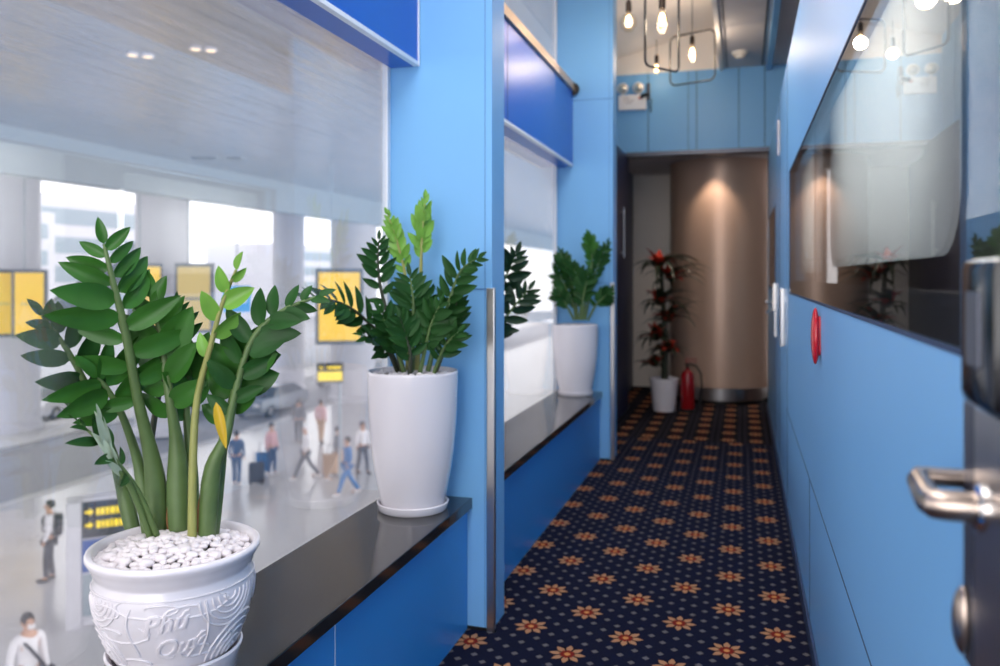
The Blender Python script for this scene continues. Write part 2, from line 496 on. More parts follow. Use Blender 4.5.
# ceilings
b = MB(); b.bm.faces.new([b.bm.verts.new(p) for p in ((-1.5, -3, 3.80), (-0.2, -3, 4.13), (-0.2, 9.05, 4.13), (-1.5, 9.05, 3.80))])
b.bm.faces.new([b.bm.verts.new(p) for p in ((-1.5, -3, 3.90), (-0.2, -3, 4.23), (-0.2, 9.05, 4.23), (-1.5, 9.05, 3.90))])
struct('ceiling', b, 'beigec', 'raised beige ceiling over the window side')
struct('ceiling_low', MB().box(-0.2, 1.6, -3.0, 9.12, 3.66, 3.74), 'greyc', 'lower grey board ceiling on the right')
struct('trim_9', MB().box(-0.24, -0.2, -3, 9.0, 3.64, 4.3), 'plaster')
struct('trim_10', MB().box(-0.165, -0.155, -3, 8.95, 3.655, 3.662).box(0.185, 0.20, -3, 8.95, 3.652, 3.662), 'black')
struct('trim_11', MB().box(0.235, 0.285, -3, 8.98, 3.60, 3.66), 'blue')
struct('wall_right_outer', MB().box(1.5, 1.6, -3, 11.1, 0, 3.66), 'greyc')

# right wall: partition with long dark windows
b = MB()
b.box(WR, WR + .08, -1.5, 5.08, 0, 1.36); b.box(WR, WR + .08, -1.5, 9.4, 2.06, 2.77)
b.box(WR, WR + .08, 5.08, 7.28, 0, 2.06); b.box(WR, WR + .08, 7.28, 9.4, 0, 1.36); b.box(WR, WR + .08, 9.2, 9.4, 1.36, 2.06)
struct('wall_right', b, 'blue', 'sky blue laminate partition with long dark windows')
b = MB()
b.box(WR - .0015, WR + .002, 0.5, 5.4, 0.628, 0.632)
for yy in (5.3, 6.4, 7.26): b.box(WR - .0015, WR + .002, yy, yy + .012, 0.0, 2.06 if yy > 7 else 2.77)
for yy in (3.55,): b.box(WR - .0015, WR + .002, yy, yy + .004, 0.0, 0.63)
struct('trim_12', b, 'seam')
struct('baseboard_right', MB().box(WR - .012, WR, -1.5, 9.4, 0, 0.07, 0.003), 'seam', 'dark skirting along the right wall')
win = struct('window_3', MB().box(WR + .001, WR + .006, -1.5, 5.08, 1.36, 2.06), 'dglass', 'long dark glass window in the right wall')
b = MB(); b.box(WR - .0015, WR + .03, -1.5, 5.085, 1.352, 1.36); b.box(WR - .0015, WR + .03, -1.5, 5.085, 2.06, 2.066); b.box(WR - .0015, WR + .03, 5.075, 5.085, 1.352, 2.066)
b.box(WR + .0065, WR + .015, 3.42, 3.435, 1.36, 2.06)
b.build('window_frame', 'seam', win)
MB().box(WR + .0065, WR + .085, -1.5, 5.075, 1.3602, 1.366).box(WR + .0068, WR + .011, -1.5, 5.074, 1.366, 1.43).build('sill_mask', 'black', win)  # added black strips hiding the sill lit up by the blind lamps
win4 = struct('window_4', MB().box(WR + .001, WR + .006, 7.28, 9.2, 1.36, 2.06), 'dglass', 'second dark window at the far end of the right wall')
b = MB(); b.box(WR - .003, WR + .03, 7.272, 7.28, 1.352, 2.068); b.box(WR - .003, WR + .03, 7.28, 9.2, 1.352, 1.36)
b.build('window_frame', 'seam', win4)
# cabin behind the dark windows
struct('wall_cabin', MB().box(0.95, 1.0, -1.5, 9.3, 0.9, 2.7).box(WR + .08, 0.95, -1.5, 9.3, 2.6, 2.7).box(WR + .08, 0.95, -1.5, 9.3, 0.9, 1.0), 'cabin')
# pale rounded blinds seen behind the dark glass
for k, (yc, wd, z0, z1) in enumerate(((2.33, 1.86, 1.485, 2.45), (4.30, 1.25, 1.47, 2.02))):
    o = MB().prism(roundrect(yc, (z0 + z1) / 2, wd, z1 - z0, 0.12 if k == 0 else 0.03), 'x', WR + .05, WR + .06).build('window_blind', 'pale')
    tag(o, ('large pale blind with rounded corners behind the dark right window', 'small pale blind behind the far end of the dark right window')[k], 'blind')

# ================================================================== LEFT WINDOWS, BENCHES, LEDGES
for i, (y0, y1) in enumerate(((-1.5, 3.205), (3.395, 6.465))):
    wn = struct('window_%d' % (i + 1), MB().box(GX - .006, GX + .006, y0, y1, SILL - .02, 3.95), 'glass', 'large clear window overlooking the terminal forecourt')
    b = MB(); b.box(GX - .012, GX + .013, y1 - .024, y1 + .004, SILL - .02, 3.95); b.box(GX - .012, GX + .012, y0, y1, SILL - .05, SILL - .018)
    b.box(GX - .012, GX + .012, y0, y1, 3.93, 3.97); b.box(GX - .012, GX + .012, y0 - .004, y0 + .01, SILL - .02, 3.95)
    b.build('window_frame', 'alu', wn)
    lg = MB().box(GX + .014, -1.07, y0 + .001, y1 + (0.004 if i == 0 else 0), SILL - .043, SILL, 0.003).build('window_ledge', 'stone', None)
    tag(lg, ('polished black stone ledge under the near window', 'polished black stone ledge under the far window')[i], 'ledge', 'stone ledges under the windows')
    bn = thing('bench_cabinet', ('blue laminate box base carrying the near black ledge', 'darker seamless blue base carrying the far black ledge')[i], 'cabinet', (0, 0, 0), 0, 'blue bases under the ledges')
    cuts = (y0, 0.2, 2.06, y1) if i == 0 else (y0, y1)
    for a, c in zip(cuts, cuts[1:]):
        MB().box(-1.44, -1.09, a + .001, c - .001, 0.0, SILL - .0435).build('panel', 'bench', bn)
    if i == 0:
        MB().box(-1.0905, -1.0893, 2.0585, 2.0615, 0.0, SILL - .0435).build('joint_strip', 'alu', bn)
    # fascia board hanging in front of the upper window
    fb = thing('fascia_board', ('glossy royal blue fascia board over the near window', 'glossy blue fascia board with bronze rail over the far window')[i], 'fascia', (0, 0, 0), 0, 'blue fascia boards over the windows')
    MB().box(GX + .02, -1.325, y0, y1, 2.335, 2.93).build('board_core', 'fascia', fb)
    MB().box(-1.325, -1.305, y0, y1 - .01, 2.35, 2.93, 0.002).build('face_panel', 'fascia', fb)
    MB().box(-1.327, -1.302, y0, y1 - .006, 2.334, 2.352, 0.002).build('edge_trim', 'alu', fb)
    if i == 0:
        MB().box(-1.327, -1.300, y1 - .012, y1 - .004, 2.334, 2.93).build('end_trim', 'alu', fb)
    else:
        MB().box(-1.3055, -1.3035, 4.55, 4.556, 2.352, 2.93).build('joint_strip', 'seam', fb)
    MB().box(-1.34, -1.285, y0, y1 - .03, 2.932, 2.962, 0.004).box(-1.335, -1.29, y0, y1 - .03, 2.968, 3.0, 0.004).build('top_rail', 'rail', fb)
    MB().lathe([(0, 0), (.05, 0), (.05, .02), (.035, .028), (0, .028)], 24).build('rail_end_cap', 'black', fb).matrix_local = Matrix.Translation((-1.30, y1 - .035, 2.95)) @ Matrix.Rotation(-PI / 2, 4, 'X')

# ================================================================== RIGHT WALL FITTINGS
t = thing('wall_dome', 'glossy red elongated dome on the blue wall under the dark window', 'fitting', (WR, 3.08, 1.243))
MB().ball((-.016, 0, 0), 1, .0155, .040, .10, 32).build('dome', 'red', t, True)
MB().prism(roundrect(0, 0, .05, .14, .024, 8), 'x', -.012, -.0002).build('rim', 'red', t, True)

t = thing('hinge', 'long steel hinge high on the blue wall near the corridor end', 'hinge', (WR, 6.345, 2.47))
MB().cyl((-.012, 0, -.13), (-.012, 0, .13), .012, 12).build('knuckle', 'steel', t, True)
MB().box(-.004, -.0005, -.04, .04, -.12, .12, .001).build('hinge_leaf', 'steel', t)

t = thing('pull_handle', 'tall flat steel pull plate at the far edge of the dark window', 'handle', (WR, 5.6, 1.19))
MB().box(-.030, -.004, -.045, .045, -.185, .185, .003).build('grip', 'chrome', t)
for z in (-.12, .12): MB().box(-.006, -.0002, -.03, .03, z - .02, z + .02).build('bracket', 'chrome', t)

t = thing('lever_lock', 'steel lever lock on the blue wall at the corridor end', 'lock', (WR, 6.95, 1.2))
MB().box(-.03, -.0005, -.04, .04, -.02, .2, .004).build('lock_case', 'chrome', t)
MB().box(-.02, -.0005, -.03, .03, -.23, -.02, .004).build('escutcheon', 'steel', t)
MB().tube([(-.03, 0, -.02), (-.06, 0, -.02), (-.075, -.01, -.022), (-.075, -.09, -.03)], .011, 10).build('lever', 'chrome', t, True)
MB().cyl((-.03, 0, .05), (-.07, 0, .05), .008, 10).ball((-.075, 0, .05), .016).build('knob', 'chrome', t, True)

# nearest door hardware
t = thing('lever_latch', 'steel return lever handle on a grey plate nearest the camera', 'handle', (WR, 1.0, 1.2))
MB().box(-.010, -.0005, -.12, .088, -.20, .105, .003).build('backplate', 'dgrey', t)
MB().box(-.0125, -.0098, -.09, .028, -.20, .105, .001).build('face_strip', 'steel', t)
MB().tube([(-.010, 0, 0), (-.048, 0, 0), (-.057, .004, .0), (-.060, .014, .0), (-.060, .078, .008), (-.056, .089, .010), (-.045, .092, .010), (-.0005, .092, .010)],
          [.017, .017, .0165, .0155, .0125, .012, .0115, .0115], 16).build('lever', 'handlem', t, True)
MB().lathe([(0, 0), (.026, 0), (.026, .006), (.022, .010), (0, .010)], 28).build('rose', 'chrome', t, True).matrix_local = Matrix.Translation((-.010, 0, 0)) @ Matrix.Rotation(-PI / 2, 4, 'Y')
b = MB(); b.ball((0, 0, 0), 1, .012, .016, .04, 20)
b.build('thumb_turn', 'handlem', t, True).location = (-.014, .07, -.15)
t = thing('door_lock_box', 'glossy black lock box above the nearest steel lever handle', 'lock', (WR, 1.04, 1.385))
MB().box(-.028, -.0005, -.14, -.012, -.072, .084, .012).build('housing', 'gblack', t, True)
MB().box(-.031, -.027, -.10, -.05, -.03, .05, .003).build('cover_plate', 'dgrey', t)

# ================================================================== PENDANT LAMPS
def pendant(loc, label, frame=None, rz=0.0, bulb='pear', top=4.0, bs=1.0, lit=15):
    """bulb on a cable, hanging inside a black rounded wire frame"""
    t = thing('pendant_lamp', label, 'lamp', loc, rz, 'pendant bulb lamps')
    x, y, z = 0, 0, 0
    prof = {'pear': [(0.0, -.155), (.02, -.152), (.034, -.135), (.04, -.11), (.037, -.085), (.027, -.05), (.018, -.02), (.016, 0)],
            'globe': [(0.0, -.145), (.03, -.14), (.052, -.118), (.062, -.085), (.056, -.052), (.036, -.025), (.018, -.008), (.016, 0)],
            'tear': [(0.0, -.14), (.014, -.136), (.026, -.118), (.030, -.095), (.027, -.06), (.02, -.025), (.016, 0)]}[bulb]
    MB().lathe([(r * bs, h * bs) for r, h in prof], 28).build('bulb', 'bglass', t, True)
    b = MB()
    for k in range(5):
        a = 2 * PI * k / 5
        b.tube([(.006 * math.cos(a), .006 * math.sin(a), -.03 * bs), (.016 * bs * math.cos(a), .016 * bs * math.sin(a), -.06 * bs), (.014 * bs * math.cos(a + .6), .014 * bs * math.sin(a + .6), -.105 * bs)], .0042, 5)
    b.build('filament', 'filament', t, True)
    MB().lathe([(0, .085), (.008, .085), (.014, .075), (.021, .07), (.021, 0), (.017, -.004), (0, -.004)], 24).build('socket', 'brass', t, True)
    MB().cyl((0, 0, .08), (0, 0, top - loc[2]), .0035, 8).build('cable', 'black', t)
    if frame:
        cx, w, h, zc = frame
        pts = [(px, 0, pz) for px, pz in roundrect(cx, zc, w, h, min(w, h) * .13)]
        MB().tube(pts, .0075, 8, closed=True).build('wire_frame', 'black', t, True)
    l = D.lights.new('bulb_light', 'POINT'); l.energy = lit; l.color = (1, .84, .68); l.shadow_soft_size = .05
    lo = D.objects.new('bulb_light', l); COL.objects.link(lo); lo.parent = t; lo.location = (0, 0, -.09 * bs)
    return t


pendant((-0.488, 5.24, 3.14), 'pendant bulb in a tall narrow black wire frame, nearest', (.0, .30, .85, .045), 0.9, 'pear', 4.02, 1.0, 6)
pendant((-0.44, 7.6, 3.55), 'pendant bulb in a wide black wire frame, before the blue end panels', (.0, .43, .45, -.12), -0.35, 'tear', 4.04, 1.1)
pendant((-0.80, 6.0, 3.385), 'frameless round globe bulb beside the far blue pillar', None, 0, 'globe', 3.96, 1.0, 3.5)
pendant((-0.87, 8.72, 3.70), 'smallest pendant bulb, in front of the white bulkhead', None, 0, 'tear', 3.94, .9, 1.5)

# emergency light on the end panels
t = thing('emergency_light', 'white twin head emergency light on the blue end panels', 'lamp', (-1.155, 9.0, 3.355))
MB().box(-.15, .15, -.06, -.0005, -.09, .075, .008).build('housing', 'panelw', t)
for sx in (-.10, .07):
    h = MB().lathe([(0, 0), (.045, 0), (.06, .03), (.06, .06), (.055, .062), (0, .05)], 28).build('lamp_head', 'panelw', t, True)
    h.matrix_local = Matrix.Translation((sx, -.02, .155)) @ Matrix.Rotation(PI / 2 + .25, 4, 'X')
    MB().lathe([(0, .064), (.048, .064), (.03, .068), (.02, .075), (0, .077)], 24).build('reflector', 'lens', h, True)
    MB().cyl((sx, -.03, .07), (sx, -.03, .12), .012, 10).build('stem', 'panelw', t)
b = MB()
for k, (x0, x1, z) in enumerate(((-.09, -.03, .035), (-.09, .02, .005), (-.07, .0, -.02))): b.box(x0, x1, -.0612, -.06, z, z + .008)
b.build('printed_label', 'ink', t)
MB().box(.07, .11, -.0612, -.06, .02, .045).build('status_label', 'inkr', t)

t = thing('wall_bracket', 'small black spot bracket beside the emergency light', 'bracket', (-0.985, 9.0, 3.43))
MB().box(-.02, .02, -.03, -.0005, -.06, .12, .004).build('mount', 'dgrey', t)
MB().cyl((0, -.03, 0), (-.06, -.10, -.03), .022, 12).build('spot', 'black', t, True)
MB().tube([(0, -.03, -.05), (.015, -.03, -.14), (.03, -.02, -.2), (.035, -.02, -.05)], .005, 6).build('cord', 'black', t)

t = thing('smoke_detector', 'round white smoke detector on the grey ceiling', 'detector', (-0.028, 8.39, 3.66))
MB().lathe([(0, 0), (.075, 0), (.075, -.018), (.06, -.03), (0, -.03)], 32).build('base', 'cream', t, True)
MB().lathe([(0, -.03), (.045, -.03), (.05, -.045), (.035, -.06), (0, -.062)], 32).build('sensor_head', 'cream', t, True)

# ================================================================== PLANTS
def catmull(P, n):
    P = [Vector(p) for p in P]
    Q = [P[0] * 2 - P[1]] + P + [P[-1] * 2 - P[-2]]
    out = []
    seg = len(P) - 1
    for k in range(n + 1):
        u = k / n * seg; i = min(int(u), seg - 1); t = u - i
        a, b, c, d = Q[i], Q[i + 1], Q[i + 2], Q[i + 3]
        out.append(0.5 * ((2 * b) + (-a + c) * t + (2 * a - 5 * b + 4 * c - d) * t * t + (-a + 3 * b - 3 * c + d) * t ** 3))
    return out


def add_leaf(bm, base, d, nrm, ln, wd, curl=0.25, fold_=0.25, n=8):
    """pointed oval leaf: folded along its midrib, curved along its length"""
    d = d.normalized(); s = d.cross(nrm).normalized(); up = s.cross(d).normalized()
    rows = []
    for i in range(n + 1):
        t = i / n
        wdt = wd * 0.5 * (math.sin(PI * min(1, t ** 0.78)) ** 0.75 if 0 < t < 1 else 0.0)
        c = base + d * (ln * (t - 0.12 * curl * t * t)) - up * (ln * curl * t * t)
        if wdt < 1e-5: rows.append([bm.verts.new(c)])
        else:
            rows.append([bm.verts.new(c + s * (wdt * q) + up * (abs(q) ** 1.3 * wdt * fold_ * 1.4)) for q in (-1, -.5, 0, .5, 1)])
    for a, b in zip(rows, rows[1:]):
        if len(a) == 1:
            for k in range(4): bm.faces.new([a[0], b[k + 1], b[k]])
        elif len(b) == 1:
            for k in range(4): bm.faces.new([a[k], a[k + 1], b[0]])
        else:
            for k in range(4): bm.faces.new([a[k], a[k + 1], b[k + 1], b[k]])


def zz_stem(parent, P, r0, r1, t0, npair, ln, wd, face, mat='leaf', smat='stem', ang=55, tipk=0.6, tilt=0.0, rnd=0.22, org=Vector(), swell=1.0):
    """one frond: thick tapering stalk with paired glossy leaflets from t0 to its tip"""
    pts = [Vector(p) - org for p in catmull(P, 22)]
    n = len(pts)
    rad = [(r0 * (1 + (swell - 1) * math.exp(-((i / (n - 1) - .12) / .16) ** 2))) * (1 - i / (n - 1)) ** 0.8 + r1 for i in range(n)]
    st = MB().tube(pts, rad, 12).build('stem', smat, parent, True, 80)
    bm = bmesh.new()
    face = Vector(face).normalized()
    tot = npair * 2
    for k in range(tot + 1):
        last = k == tot
        t = t0 + (1 - t0) * (k / tot) ** 0.92
        f = t * (n - 1); i = min(int(f), n - 2); p = pts[i].lerp(pts[i + 1], f - i)
        T = (pts[min(i + 2, n - 1)] - pts[max(i - 1, 0)]).normalized()
        N = (face - T * face.dot(T))
        if N.length < 0.1: N = T.orthogonal()
        N.normalize()
        N = Matrix.Rotation(tilt + random.uniform(-rnd, rnd), 3, T) @ N
        S = T.cross(N).normalized() * (1 if k % 2 else -1)
        a = math.radians(ang * (1 - 0.35 * k / tot) + random.uniform(-9, 9)) if not last else 0.05
        dd = T * math.cos(a) + S * math.sin(a) + N * random.uniform(-.05, .28)
        q = k / tot
        sz = (0.72 + 0.5 * math.sin(PI * min(1, q * 1.05 + .08))) * (1 - (1 - tipk) * q ** 2) * random.uniform(.9, 1.1)
        lnrm = (N + S * random.uniform(-.15, .35)).normalized()
        add_leaf(bm, p, dd, lnrm, ln * sz, wd * sz * random.uniform(.9, 1.08), random.uniform(.02, .22), random.uniform(.12, .34))
    me = D.meshes.new('leaflets'); bm.to_mesh(me); bm.free()
    link('leaflets', me, mat, st, True, 60)
    return st


def pebble_mesh():
    bm = bmesh.new(); bmesh.ops.create_icosphere(bm, subdivisions=2, radius=1)
    for v in bm.verts: v.co += v.co.normalized() * random.uniform(-.1, .06)
    me = D.meshes.new('pebble'); bm.to_mesh(me); bm.free(); me.materials.append(MT['pebble'])
    for p in me.polygons: p.use_smooth = True
    return me


PEB = [pebble_mesh() for _ in range(5)]


def pebbles(parent, R, z, n_ind, n_rest, size, dome=0.03, hole=0.0, toward=None):
    spots = []
    tries = 0
    while len(spots) < n_ind + n_rest and tries < 30000:
        tries += 1
        a = random.uniform(0, 2 * PI); r = R * math.sqrt(random.uniform(0, 1))
        s = size * random.uniform(.65, 1.25)
        x, y = r * math.cos(a), r * math.sin(a)
        if r < hole or r + s > R + .006: continue
        if any((x - q[0]) ** 2 + (y - q[1]) ** 2 < ((s + q[3]) * .70) ** 2 for q in spots): continue
        zz = z + dome * (1 - (r / R) ** 2) + random.uniform(-.003, .004)
        spots.append((x, y, zz, s))
    spots.sort(key=lambda q: (Vector((q[0], q[1])) - toward).length if toward else 0)
    rest = bmesh.new()
    for k, (x, y, zz, s) in enumerate(spots):
        M4 = Matrix.Translation((x, y, zz)) @ Matrix.Rotation(random.uniform(0, 6), 4, 'Z') @ Matrix.Diagonal((s * 1.15, s * .92, s * .72, 1))
        if k < n_ind:
            o = D.objects.new('pebble', PEB[k % 5]); COL.objects.link(o); o.parent = parent; o.matrix_local = M4
        else:
            tmp = PEB[k % 5].copy(); tmp.transform(M4); rest.from_mesh(tmp); D.meshes.remove(tmp)
    if len(rest.verts):
        me = D.meshes.new('pebble_bed'); rest.to_mesh(me)
        tag(link('pebble_bed', me, None, parent, True, 180), kind='stuff')
        if not me.materials: me.materials.append(MT['pebble'])
    rest.free()


CAMP = Vector((0, 0, EYE))

# ---------------------------------------------- near embossed pot and big plant
O1 = Vector((-1.236, 1.575, SILL))
t1 = thing('potted_plant', 'big leafy green plant in the embossed white pot nearest the camera', 'potted plant', O1, 0, 'zamioculcas plants in white pots')
prof1 = [(0.0, .022), (.108, .022), (.112, .03), (.126, .058), (.138, .075), (.150, .10), (.163, .128), (.174, .158), (.181, .19), (.1835, .218), (.181, .242), (.176, .252),
         (.176, .258), (.181, .264), (.183, .272), (.190, .284), (.1965, .294), (.197, .300), (.194, .306), (.188, .308), (.180, .303), (.176, .292), (.172, .27), (0, .262)]
prof1 = [(r * .945, z) for r, z in prof1]
pot1 = MB().lathe(prof1, 96).build('pot', 'ceramic', t1, True, 60)
MB().lathe([(0, 0), (.125, 0), (.130, .006), (.138, .05), (.146, .070), (.147, .076), (.143, .080), (.135, .074), (.124, .022), (0, .018)], 72).build('saucer', 'ceramic', t1, True, 50)
MB().lathe([(0, .295), (.08, .288), (.15, .272), (.160, .266)], 40).build('soil', 'soil', t1, True)


def pot_r(z):
    for (ra, za), (rb, zb) in zip(prof1[1:11], prof1[2:12]):
        if za <= z <= zb: return ra + (rb - ra) * (z - za) / (zb - za)
    return .17


cam_ang = math.atan2(-O1.y, -O1.x)     # side of the pot turned to the corridor


def on_pot(a, z, lift=0.0):
    r = pot_r(z) + lift; return Vector((r * math.cos(cam_ang + a), r * math.sin(cam_ang + a), z))


b = MB()
def relief(cur, r=.0032):
    b.tube([on_pot(a, z, .0005) for a, z in cur], [r * .5] + [r] * (len(cur) - 2) + [r * .5], 7)
# band lines, concentric wave arches, cloud curls
relief([(a / 60 * 2 * PI, .238) for a in range(-16, 17)], .0022)
for a0, z0, s in ((.70, .175, 1.0), (1.02, .085, 1.1), (-1.25, .10, 1.0), (-1.05, .19, .8), (1.75, .17, 1), (2.4, .11, 1.1), (-2.1, .15, 1), (-2.8, .12, 1)):
    for k in range(5):
        R = (.012 + .011 * k) * s
        if z0 > .13: relief([(a0 + R * 1.35 / .18 * math.cos(q * PI / 14) * 1.0, z0 + .052 * s - R * 1.25 * math.sin(q * PI / 14)) for q in range(15) if .07 < z0 + .052 * s - R * 1.25 * math.sin(q * PI / 14) < .236], .0026)
        else: relief([(a0 + R * 1.45 / .16 * math.cos(q * PI / 14), max(.078, z0 - .012 + R * 1.5 * math.sin(q * PI / 14))) for q in range(15)], .0026)
for a0, z0, sg in ((-.78, .165, 1), (-.95, .215, -1), (-.62, .10, -1), (.18, .215, 1), (-.25, .222, -1), (.36, .12, 1)):
    relief([(a0 + sg * (.012 + .010 * q / 2) / .17 * 1.2 * math.cos(q * .55), z0 + (.004 + .0016 * q) * math.sin(q * .55)) for q in range(14)], .0026)
relief([(.34 + .07 * math.sin(q / 10 * PI), .225 - q * .0125) for q in range(11)], .003)
relief([(-.52 - .06 * math.sin(q / 10 * PI * 1.4), .225 - q * .011) for q in range(11)], .003)
b.build('relief_ornament', 'ceramic', t1, True, 60)
# the two raised words
for txt, zc, size, a0 in (('Ph\u00fa', .190, .056, -.12), ('Qu\u00fd', .134, .056, .03)):
    fc = D.curves.new('lettering', 'FONT'); fc.body = txt; fc.size = size; fc.extrude = .0035; fc.bevel_depth = .0012; fc.bevel_resolution = 1
    fc.align_x = 'CENTER'; fc.align_y = 'CENTER'; fc.shear = 0.25
    fo = D.objects.new('lettering', fc); COL.objects.link(fo)
    me = D.meshes.new_from_object(fo.evaluated_get(bpy.context.evaluated_depsgraph_get()))
    D.objects.remove(fo)
    bm = bmesh.new(); bm.from_mesh(me); bmesh.ops.subdivide_edges(bm, edges=[e for e in bm.edges if e.calc_length() > .012], cuts=2); D.meshes.remove(me)
    for v in bm.verts:
        z = zc + v.co.y + v.co.x * 0.12
        v.co = on_pot(a0 + v.co.x / .165, z, v.co.z - .0008)
    me = D.meshes.new('raised_lettering'); bm.to_mesh(me); bm.free()
    link('raised_lettering', me, 'ceramic', t1, True, 40)

pebbles(t1, .166, .284, 100, 200, .0128, .028, 0, Vector((-O1.x, -O1.y)).normalized() * .16)


def S1(px, **k):
    """frond given by photo points (x, y, depth offset from the pot axis)"""
    return [at(x, y + (14 if i == 0 else 0), O1.y + .055 + dz) for i, (x, y, dz) in enumerate(px)]


F = Vector((0.55, -1, 0.25))
FU = Vector((0.35, -0.8, 0.7))
zz_stem(t1, S1([(158, 520, 0), (154, 470, 0), (138, 400, -.04), (125, 330, -.08), (113, 282, -.11), (104, 244, -.12)]), .0125, .0035, .40, 8, .128, .047, F, 'leaf', 'stem', 80, .72, .35, .55, O1, 2.0)
zz_stem(t1, S1([(179, 516, .01), (177, 450, .02), (170, 400, .0), (162, 345, .0), (152, 298, .0)]), .013, .0035, .42, 6, .122, .058, FU, 'leaf', 'stem', 58, .8, -.55, .55, O1, 2.0)
zz_stem(t1, S1([(192, 530, -.03), (193, 460, -.03), (197, 400, -.02), (210, 348, -.02), (222, 305, -.02), (236, 270, -.02)]), .0075, .003, .56, 3, .074, .036, F, 'leaflt', 'stemlt', 40, .85, .3, .7, O1)
zz_stem(t1, S1([(206, 530, 0), (212, 472, 0), (226, 436, .01), (236, 390, .02), (252, 340, .03), (280, 312, .06), (318, 296, .10)]), .011, .0026, .42, 8, .088, .040, Vector((.3, -.7, .8)), 'leafdk', 'stem', 62, .75, .3, .5, O1, 1.9)
zz_stem(t1, S1([(212, 524, .03), (222, 450, .04), (232, 400, .05), (242, 365, .05), (252, 345, .05)]), .010, .003, .38, 5, .088, .056, FU, 'leaf', 'stem', 66, .85, .2, .5, O1, 1.4)
zz_stem(t1, S1([(134, 522, .02), (122, 486, .03), (108, 440, -.04), (86, 385, -.10), (64, 345, -.15), (42, 316, -.18)]), .010, .003, .52, 5, .092, .044, FU, 'leafdk', 'stem', 62, .72, .3, .6, O1, 1.7)
zz_stem(t1, S1([(158, 524, -.04), (140, 495, -.08), (120, 466, -.12), (98, 440, -.15), (80, 424, -.17)]), .0055, .002, .42, 4, .080, .022, Vector((.2, -.6, .9)), 'leafdk', 'stem', 82, .9, .55, .25, O1)
zz_stem(t1, S1([(150, 522, -.05), (132, 490, -.10), (118, 470, -.13), (108, 450, -.14), (100, 425, -.15)]), .006, .002, .42, 4, .074, .020, F, 'leafpale', 'stem', 18, .9, 1.2, .3, O1)
zz_stem(t1, S1([(146, 520, .05), (150, 450, .07), (160, 390, .09), (172, 345, .10), (176, 308, .10)]), .008, .0022, .55, 4, .085, .026, F, 'leafdk', 'stemdk', 55, .7, 0, .3, O1)
zz_stem(t1, S1([(150, 522, -.02), (140, 470, .0), (124, 420, -.04), (108, 390, -.08), (98, 378, -.10)]), .010, .003, .56, 3, .130, .046, FU, 'leaf', 'stem', 80, .9, .2, .4, O1, 1.7)
zz_stem(t1, S1([(192, 516, .05), (190, 450, .06), (186, 405, .06), (190, 372, .06), (200, 352, .06)]), .010, .003, .42, 5, .10, .050, F, 'leaf', 'stem', 56, .85, .3, .6, O1, 1.7)
# one yellowing leaf, dry sheaths at the stalk bases
bm = bmesh.new(); add_leaf(bm, at(216, 402, O1.y - .04) - O1, at(226, 450, O1.y - .05) - at(216, 402, O1.y - .04), F, .105, .022, .1, .5)
me = D.meshes.new('yellow_leaf'); bm.to_mesh(me); bm.free(); link('yellow_leaf', me, 'leafyel', t1, True, 60)['label'] = 'yellowing leaf'
bm = bmesh.new()
for x, y, dz, h in ((169, 528, .05, .085), (199, 532, .04, .095), (148, 524, .07, .06)):
    q = at(x, y, O1.y + dz) - O1; add_leaf(bm, q - Vector((0, 0, .01)), Vector((.02, 0, 1)), F, h, .013, .02, .5)
me = D.meshes.new('dry_sheath'); bm.to_mesh(me); bm.free(); link('dry_sheath', me, 'sheath', t1, True, 60)


# ---------------------------------------------- three tall vases on the ledges
def tall_pot(loc, label):
    t = thing('potted_plant', label, 'potted plant', loc, 0, 'zamioculcas plants in white pots')
    p = [(0, .012), (.120, .012), (.124, .02), (.130, .05), (.140, .10), (.151, .16), (.161, .23), (.169, .31), (.174, .40), (.1765, .48), (.178, .53), (.178, .538), (.1755, .543), (.171, .543), (.168, .535), (.165, .50), (0, .495)]
    MB().lathe(p, 72).build('pot', 'ceramic', t, True, 50)
    MB().lathe([(0, 0), (.132, 0), (.136, .004), (.140, .024), (.141, .030), (.137, .033), (.131, .028), (.128, .012), (0, .010)], 64).build('saucer', 'ceramic', t, True, 50)
    MB().lathe([(0, .525), (.10, .522), (.166, .515)], 40).build('soil', 'soil', t, True)
    return t


O2 = Vector((-1.247, 3.00, SILL))
t2 = tall_pot(O2, 'tall white vase with plant on the near ledge, against the first pillar')
pebbles(t2, .163, .527, 70, 60, .0105, .006, 0, Vector((.07, -.15)))


def S2(px): return [at(x, y, O2.y + dz) for x, y, dz in px]


zz_stem(t2, S2([(399, 372, 0), (388, 345, -.02), (376, 330, -.07), (352, 309, -.19), (330, 300, -.29), (303, 297, -.40)]), .007, .0022, .36, 10, .092, .036, Vector((.2, -.8, .6)), 'leafdk', 'stemdk', 56, .8, 0, .25, O2)
zz_stem(t2, S2([(402, 372, -.02), (392, 330, -.04), (381, 290, -.06), (378, 262, -.07), (379, 240, -.08)]), .0075, .0022, .42, 7, .085, .030, F, 'leafdk', 'stemdk', 60, .75, .3, .3, O2)
zz_stem(t2, S2([(411, 372, -.02), (413, 330, -.03), (413, 300, -.04), (410, 276, -.04)]), .008, .0025, .25, 8, .098, .034, F, 'leafdk', 'stem', 64, .9, 0, .15, O2)
zz_stem(t2, S2([(408, 370, .0), (408, 320, .01), (405, 275, .01), (398, 245, .01), (388, 215, .0)]), .0075, .0025, .52, 8, .066, .030, F, 'leaflt', 'stemlt', 40, .75, .1, .3, O2)
zz_stem(t2, S2([(417, 370, .01), (420, 320, .02), (421, 265, .02), (422, 235, .02), (425, 200, .02)]), .0078, .0025, .55, 7, .078, .036, F, 'leaflt', 'stemlt', 34, .8, .2, .3, O2)
